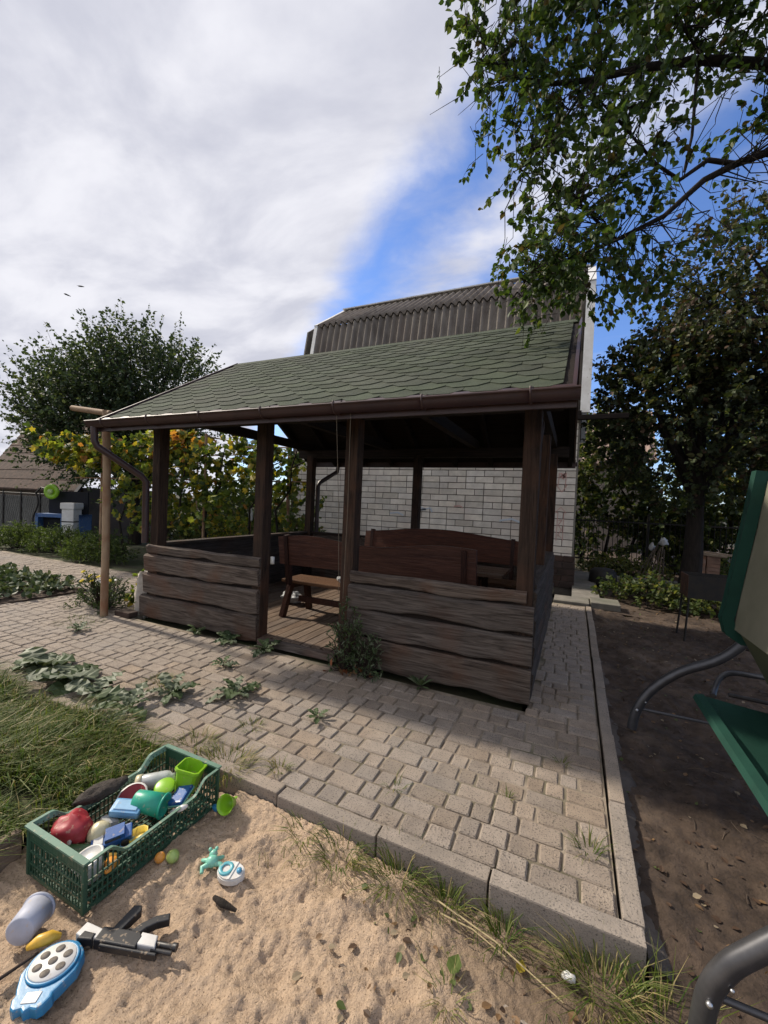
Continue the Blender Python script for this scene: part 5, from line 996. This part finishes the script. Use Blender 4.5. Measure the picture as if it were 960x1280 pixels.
for k in range(7):
    a = 2 * math.pi * k / 6; x, y = (-.008, 0) if k == 6 else (-.008 + .037 * math.cos(a), .037 * math.sin(a)); m = MB(); m.lathe([(.0, .0462), (.0125, .0462), (.0125, .044)], 16, Matrix.Translation((x, y, 0))); m.build('hole', hole, dsk, True)
m = MB(); m.cbox(.070, -.020, .030, .100, .020, .0365, .002); m.build('sticker', whitep, t, True)
# toy rifle
gunm = plastic('black_plastic', (.018, .018, .02), .45)
t = thing('toy_rifle', 'black and white toy rifle lying on the sand', 'toy gun', (-1.65, -.735, -.088), (0, 0, R_(18)))
def gp(name, poly, z0, z1, mat): m = rounded_slab(poly, z0, z1, .005); return m.build(name, mat, t, True)
gp('stock', [(-.185, -.012), (-.178, .030), (-.10, .016), (-.10, -.016), (-.15, -.022)], .002, .030, whitep); gp('stock_pad', [(-.165, -.030), (-.160, -.002), (-.115, -.004), (-.112, -.026)], .001, .034, gunm)
gp('receiver', [(-.105, -.026), (-.105, .022), (.03, .026), (.05, .012), (.05, -.026)], .0, .034, gunm); gp('grip', [(-.075, .02), (-.062, .09), (-.058, .112), (-.030, .116), (-.018, .098), (-.030, .06), (-.040, .02)], .004, .030, gunm)
gp('magazine', [(-.008, .02), (.012, .055), (.048, .088), (.092, .106), (.104, .082), (.068, .066), (.042, .044), (.026, .015)], .004, .030, gunm); gp('handguard', [(.045, -.014), (.040, .026), (.10, .024), (.115, -.014)], .003, .033, whitep)
gp('lower_rail', [(-.08, -.034), (-.08, -.024), (.13, -.024), (.13, -.034)], .006, .028, gunm)
m = MB(); m.tube([(.10, .008, .018), (.165, .008, .018), (.167, .008, .018), (.182, .008, .018)], [.009, .009, .012, .012], 12); m.tube([(.10, -.012, .018), (.175, -.012, .018)], .007, 10); m.build('barrel', gunm, t, True)
m = MB(); m.tube([(-.03, .024, .017), (-.022, .040, .017), (-.004, .040, .017), (.0, .024, .017)], .003, 6); m.build('trigger_guard', gunm, t, True)
# frog, toy phone
t = thing('toy_frog', 'mint green toy frog on the sand touching the toy phone', 'toy', (-1.645, -.365, -.095), (0, 0, R_(40)))
m = MB(); m.sphere((0, 0, .022), .024, 16, 11, (1.1, .95, .9), .08); m.sphere((.002, .026, .030), .018, 14, 9); m.sphere((-.012, .036, .046), .008, 9, 7); m.sphere((.014, .036, .046), .008, 9, 7)
for sx in (-1, 1): m.tube([(sx * .015, .01, .02), (sx * .035, .018, .016), (sx * .042, .030, .008)], [.009, .008, .007], 8); m.tube([(sx * .015, -.01, .018), (sx * .038, -.018, .016), (sx * .036, -.036, .008)], [.011, .010, .008], 8)
m.build('body', mint, t, True)
t = thing('toy_phone', 'white and aqua toy telephone on the sand', 'toy phone', (-1.545, -.36, -.098), (R_(6), 0, R_(12))); pts = [(.055 * math.cos(a) * (1.15 if math.cos(a) > 0 else 1), .042 * math.sin(a)) for a in [2 * math.pi * k / 28 for k in range(28)]]
m = MB(); m.prism(pts, 0, .022); m.prism([(x * .92, y * .92) for x, y in pts], .0215, .028); m.build('body', whitep, t, True); aqua = plastic('aqua_plastic', (.12, .42, .48))
m = MB(); m.lathe([(.016, .027), (.030, .027), (.031, .031), (.028, .034), (.018, .034), (.016, .031)], 24, RT((-.018, 0, 0))); m.build('dial', aqua, t, True); m = MB(); m.lathe([(0, .029), (.011, .029), (.011, .036), (0, .038)], 14, RT((.040, .004, 0))); m.build('button', plastic('blue_button', (.10, .35, .55)), t, True)
m = MB(); m.cbox(.012, -.038, .026, .020, .038, .032, .003); m.build('ridge', whitep, t, True)
t = thing('toy_goblet', 'lime green toy cup tipped on the sand behind the crate', 'cup', (-1.79, -.13, -.1)); Mg = RT((-1.815, -.075, -.062), 62, 18, 0); m = MB(); m.lathe([(0, 0), (.018, 0), (.024, .01), (.036, .055), (.046, .075), (.043, .075), (.033, .055), (.02, .012), (0, .008)], 22, Mg); m.build('bowl', lime, t); m = MB(); m.lathe([(0, -.03), (.02, -.03), (.022, -.026), (.007, -.02), (.007, .002)], 16, Mg); m.build('foot', lime, t)
m = MB(); m.sphere((0, 0, 0), .022, 12, 8, (1.2, .8, .7), .2, 3); m.v = [RT((-1.875, -.125, -.08)) @ Vector(v) for v in m.v]; tag(m.build('blue_toy', cyan), 'small blue toy next to the tipped lime cup', 'toy')

# ------------------------------------------------------------------ garden swing
sw = thing('garden_swing', 'garden swing with green fabric seat and grey tubular frame on soil', 'swing', (.9, .8, -.05))
far = [(.14, 1.75, -.03), (.165, 1.75, .11), (.248, 1.75, .272), (.403, 1.75, .429), (.575, 1.75, .531), (.676, 1.75, .62), (.753, 1.75, .724), (.845, 1.75, .90), (.93, 1.74, 1.3), (1.0, 1.72, 1.7), (1.06, 1.70, 2.0)]
nearl = [(.105, -.16, -.09), (.122, -.16, .085), (.16, -.16, .185), (.212, -.16, .258), (.34, -.16, .40), (.52, -.16, .52), (.70, -.16, .65), (.82, -.16, .85), (.93, -.15, 1.3), (1.0, -.13, 1.7), (1.06, -.11, 2.0)]
def smooth_path(p, n=5):
    p = [Vector(q) for q in p]; out = []
    for i in range(len(p) - 1):
        a, b, c, d = p[max(i - 1, 0)], p[i], p[i + 1], p[min(i + 2, len(p) - 1)]
        for k in range(n): t_ = k / n; out.append(.5 * ((2 * b) + (c - a) * t_ + (2 * a - 5 * b + 4 * c - d) * t_ ** 2 + (3 * b - a - 3 * c + d) * t_ ** 3))
    return out + [p[-1]]
for pth in (far, nearl):
    m = MB(); m.tube(smooth_path(pth), .031, 14); lg = m.build('frame_leg', m_steel, sw)
    back = [(1.06, pth[-1][1], 2.0), (1.2, pth[-1][1], 1.5), (1.55, pth[-1][1], .8), (1.75, pth[0][1], -.06)]; m = MB(); m.tube(smooth_path(back), .031, 12); m.build('frame_leg', m_steel, sw)
    x0 = pth[1][0] + .015; m = MB(); m.tube([(x0, pth[0][1], pth[1][2] + .01), (1.68, pth[0][1], .12)], .010, 8); m.build('tie_rod', m_steel, sw)
    m = MB(); m.sphere((x0 - .02, pth[0][1] - .036, pth[1][2] + .01), .010, 8, 6); m.sphere((x0 + .03, pth[0][1] - .033, pth[1][2] + .075), .006, 8, 6); m.build('bolt', M('zinc%d' % int(pth[0][1] * 9 + 5), (.6, .6, .6), rough=.3, metal=.9), lg)
m = MB(); m.tube([(1.06, -.11, 2.0), (1.06, 1.70, 2.0)], .028, 12); m.build('top_bar', m_steel, sw)
m_green = M('green_canvas', (.008, .050, .034), (.006, .038, .026), rough=.75, scale=6, bump=.3, bscale=220); m_beige = M('beige_canvas', (.21, .20, .145), (.17, .165, .115), rough=.85, scale=5, bump=.3, bscale=220); m_olive = M('olive_canvas', (.10, .11, .06), (.075, .085, .045), rough=.85, scale=5)  # dark green fabric; green and beige darkened further to stand in for shade
def sheet(name, prof_, y0, y1, th, mat, sag=.0, ny=12):
    m = MB(); vs_ = []; k = len(prof_)
    for j in range(ny + 1):
        y = y0 + (y1 - y0) * j / ny; s_ = math.sin(math.pi * j / ny)
        for sgn in (0, 1):
            for i, (x, z) in enumerate(prof_):
                a = prof_[max(i - 1, 0)]; b = prof_[min(i + 1, k - 1)]; d = Vector((b[0] - a[0], b[1] - a[1])).normalized(); nx, nz = -d.y, d.x
                q = sag * s_ * math.sin(math.pi * i / (k - 1)); vs_.append((x + nx * (th * sgn - q), y, z + nz * (th * sgn - q)))
    W_ = 2 * k; fs = []
    for j in range(ny):
        for i in range(k - 1): fs += [(j * W_ + i, j * W_ + i + 1, (j + 1) * W_ + i + 1, (j + 1) * W_ + i), (j * W_ + k + i, (j + 1) * W_ + k + i, (j + 1) * W_ + k + i + 1, j * W_ + k + i + 1)]
        fs += [(j * W_, (j + 1) * W_, (j + 1) * W_ + k, j * W_ + k), (j * W_ + k - 1, j * W_ + 2 * k - 1, (j + 1) * W_ + 2 * k - 1, (j + 1) * W_ + k - 1)]
    for j in (0, ny): fs += [(j * W_ + i, j * W_ + k + i, j * W_ + k + i + 1, j * W_ + i + 1) for i in range(k - 1)]
    m.add(vs_, fs, False); return m.build(name, mat, sw)
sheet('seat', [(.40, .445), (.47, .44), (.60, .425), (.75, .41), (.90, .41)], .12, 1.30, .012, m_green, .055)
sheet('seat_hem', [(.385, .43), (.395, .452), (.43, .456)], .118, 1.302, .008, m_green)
sheet('backrest', [(.655, .82), (.67, .98), (.70, 1.2), (.735, 1.45), (.765, 1.72)], .10, 1.50, .05, m_beige, .02)
sheet('lower_back', [(.88, .40), (.80, .52), (.72, .68), (.65, .815)], .10, 1.48, .02, m_olive, .0)
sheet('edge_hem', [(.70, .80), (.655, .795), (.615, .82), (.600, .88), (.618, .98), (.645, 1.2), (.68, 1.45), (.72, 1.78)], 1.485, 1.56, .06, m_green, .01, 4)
m = MB(); m.tube(smooth_path([(.50, 1.40, .43), (.525, 1.47, .45), (.56, 1.53, .50), (.62, 1.56, .535), (.72, 1.57, .54), (.95, 1.57, .535), (1.0, 1.5, .5)]), .016, 10); m.build('seat_frame', m_steel, sw)
for yy in (.16, 1.50):
    m = MB(); m.tube([(1.06, yy, 2.0), (1.02, yy, 1.2), (.93, yy, .50), (.88, yy, .41), (.60, yy, .42)], .012, 8); m.build('hanger', m_steel, sw)

# ------------------------------------------------------------------ grill, timber pile and odds and ends under the trees
gr = thing('charcoal_grill', 'rusty sheet metal grill box on four thin legs', 'grill', (1.3, 4.8, -.05))
m = MB(); x0, x1, y0, y1, z0, z1 = 1.02, 1.62, 4.58, 4.98, .48, .76
m.box(x0, y0, z0, x1, y0 + .008, z1); m.box(x0, y1 - .008, z0, x1, y1, z1); m.box(x1 - .008, y0 + .009, z0, x1, y1 - .009, z1); m.box(x0 + .009, y0 + .009, z0, x1 - .009, y1 - .009, z0 + .008); m.build('firebox', m_black, gr)
m = MB(); m.box(x0 - .004, y0 + .001, z0 + .002, x0 + .008, y1 - .001, z1 - .002); m.build('end_plate', m_rust2, gr)
for (x, y) in ((x0 + .02, y0 + .02), (x1 - .02, y0 + .02), (x0 + .02, y1 - .02), (x1 - .02, y1 - .02)):
    m = MB(); m.tube([(x, y, z0 + .01), (x + (.03 if x > 1.3 else -.03), y + (.03 if y > 4.7 else -.03), -.07)], .012, 7); m.build('leg', m_black, gr)
w_stick = wood('grey_stick', (.20, .16, .12), (.10, .08, .06), 2)
w_pale = wood('raw_timber', (.42, .33, .24), (.28, .21, .15), 0)
for k, (a, b, lb) in enumerate((((2.1, 9.9, .72), (2.95, 9.7, .66), 'raw timber plank lying on the brick pile'), ((2.2, 9.75, .66), (2.75, 9.6, .64), 'shorter raw plank under the longer one on the brick pile'))):
    m = MB(); m.bar(a, b, .14, .04); tag(m.build('timber_plank', w_pale), lb, 'plank')
bp = thing('brick_pile', 'small stack of orange bricks behind the dark tree trunk', 'bricks', (2.35, 9.8, -.05)); m_ob = M('orange_brick', (.34, .19, .12), (.25, .14, .09), rand=.2, bump=.5)
for j in range(8):
    for k in range(2):
        m = MB(); m.cbox(2.16 + k * .26, 9.7, -.05 + j * .085, 2.40 + k * .26, 9.86, .03 + j * .085, .006); m.build('brick', m_ob, bp)
sk = thing('cloth_bundle', 'pale cloth rags hung on splayed sticks by the fence', 'bundle', (1.55, 9.9, -.05)); m = MB(); m.sphere((1.62, 9.9, .86), .075, 12, 9, (1.1, .7, 1.1), .9, 2); m.build('rag', m_white, sk); m = MB(); m.sphere((1.40, 9.95, .72), .065, 12, 9, (.8, .8, 1.2), .9, 5); m.build('rag', m_white, sk)
for k in range(7):
    m = MB(); m.bar((1.12 + k * .085, 9.95 - .03 * k, -.05), (1.44 + k * .035, 9.9, .68 + .05 * (k % 3)), .035, .02); m.build('stick', w_stick, sk)
m = MB(); m.lathe([(0, 0), (.24, .0), (.27, .08), (.25, .30), (.18, .36), (0, .37)], 18, Matrix.Translation((.30, 8.2, -.05))); tag(m.build('dark_basin', m_black), 'dark overturned basin beside the house path', 'basin')
# neighbour house roof behind the hedge
nh = thing('neighbour_house', 'neighbouring house with reddish corrugated roof beyond the hedge', 'house', (2.2, 18.5, 0)); m = MB(); m.box(-.6, 17.0, -.2, 2.0, 20, 3.5); m.build('wall', M('neighbour_wall', (.35, .30, .26)), nh)
m_nr = M('reddish_slate', (.34, .24, .20), (.22, .16, .14), scale=3)
for k in range(3):
    m = MB(); n = 24; xa = -.9 + k * 1.1; vs_ = []
    for s_ in range(2):
        for i in range(n + 1): vs_.append((xa + 1.1 * i / n, 16.6 + 1.9 * s_, 3.45 + 2.3 * s_ + .05 * math.sin(2 * math.pi * i / 6)))
    m.add(vs_ + [(x, y, z - .02) for x, y, z in vs_], [(i, i + 1, n + 2 + i, n + 1 + i) for i in range(n)] + [(2 * n + 2 + i, 3 * n + 3 + i, 3 * n + 4 + i, 2 * n + 3 + i) for i in range(n)], True); m.build('roof_sheet', m_nr, nh)
m = MB(); m.box(-.9, 18.5, 5.6, 2.4, 20.4, 5.72); m.build('back_roof', m_nr, nh)
# two birds in the sky
for k, (x, y, z, lb) in enumerate(((-28.05, 13.4, 13.74, 'small dark bird gliding below the clouds, the larger of two'), (-28.8, 13.06, 13.2, 'smaller dark bird gliding lower beside another'))):
    t = thing('bird', lb, 'bird', (x, y, z), (R_(20), 0, R_(30 + 50 * k))); m = MB(); m.tube([(-.16, 0, 0), (-.08, 0, .01), (.05, 0, 0), (.2, 0, -.01)], [.01, .045, .04, .012], 8); m.build('body', m_black, t, True)
    for sy in (-1, 1): m = MB(); m.prism([(-.06, sy * .02), (.06, sy * .02), (.03, sy * .2), (-.02, sy * .36), (-.05, sy * .2)], .0, .012); m.build('wing', m_black, t, True)
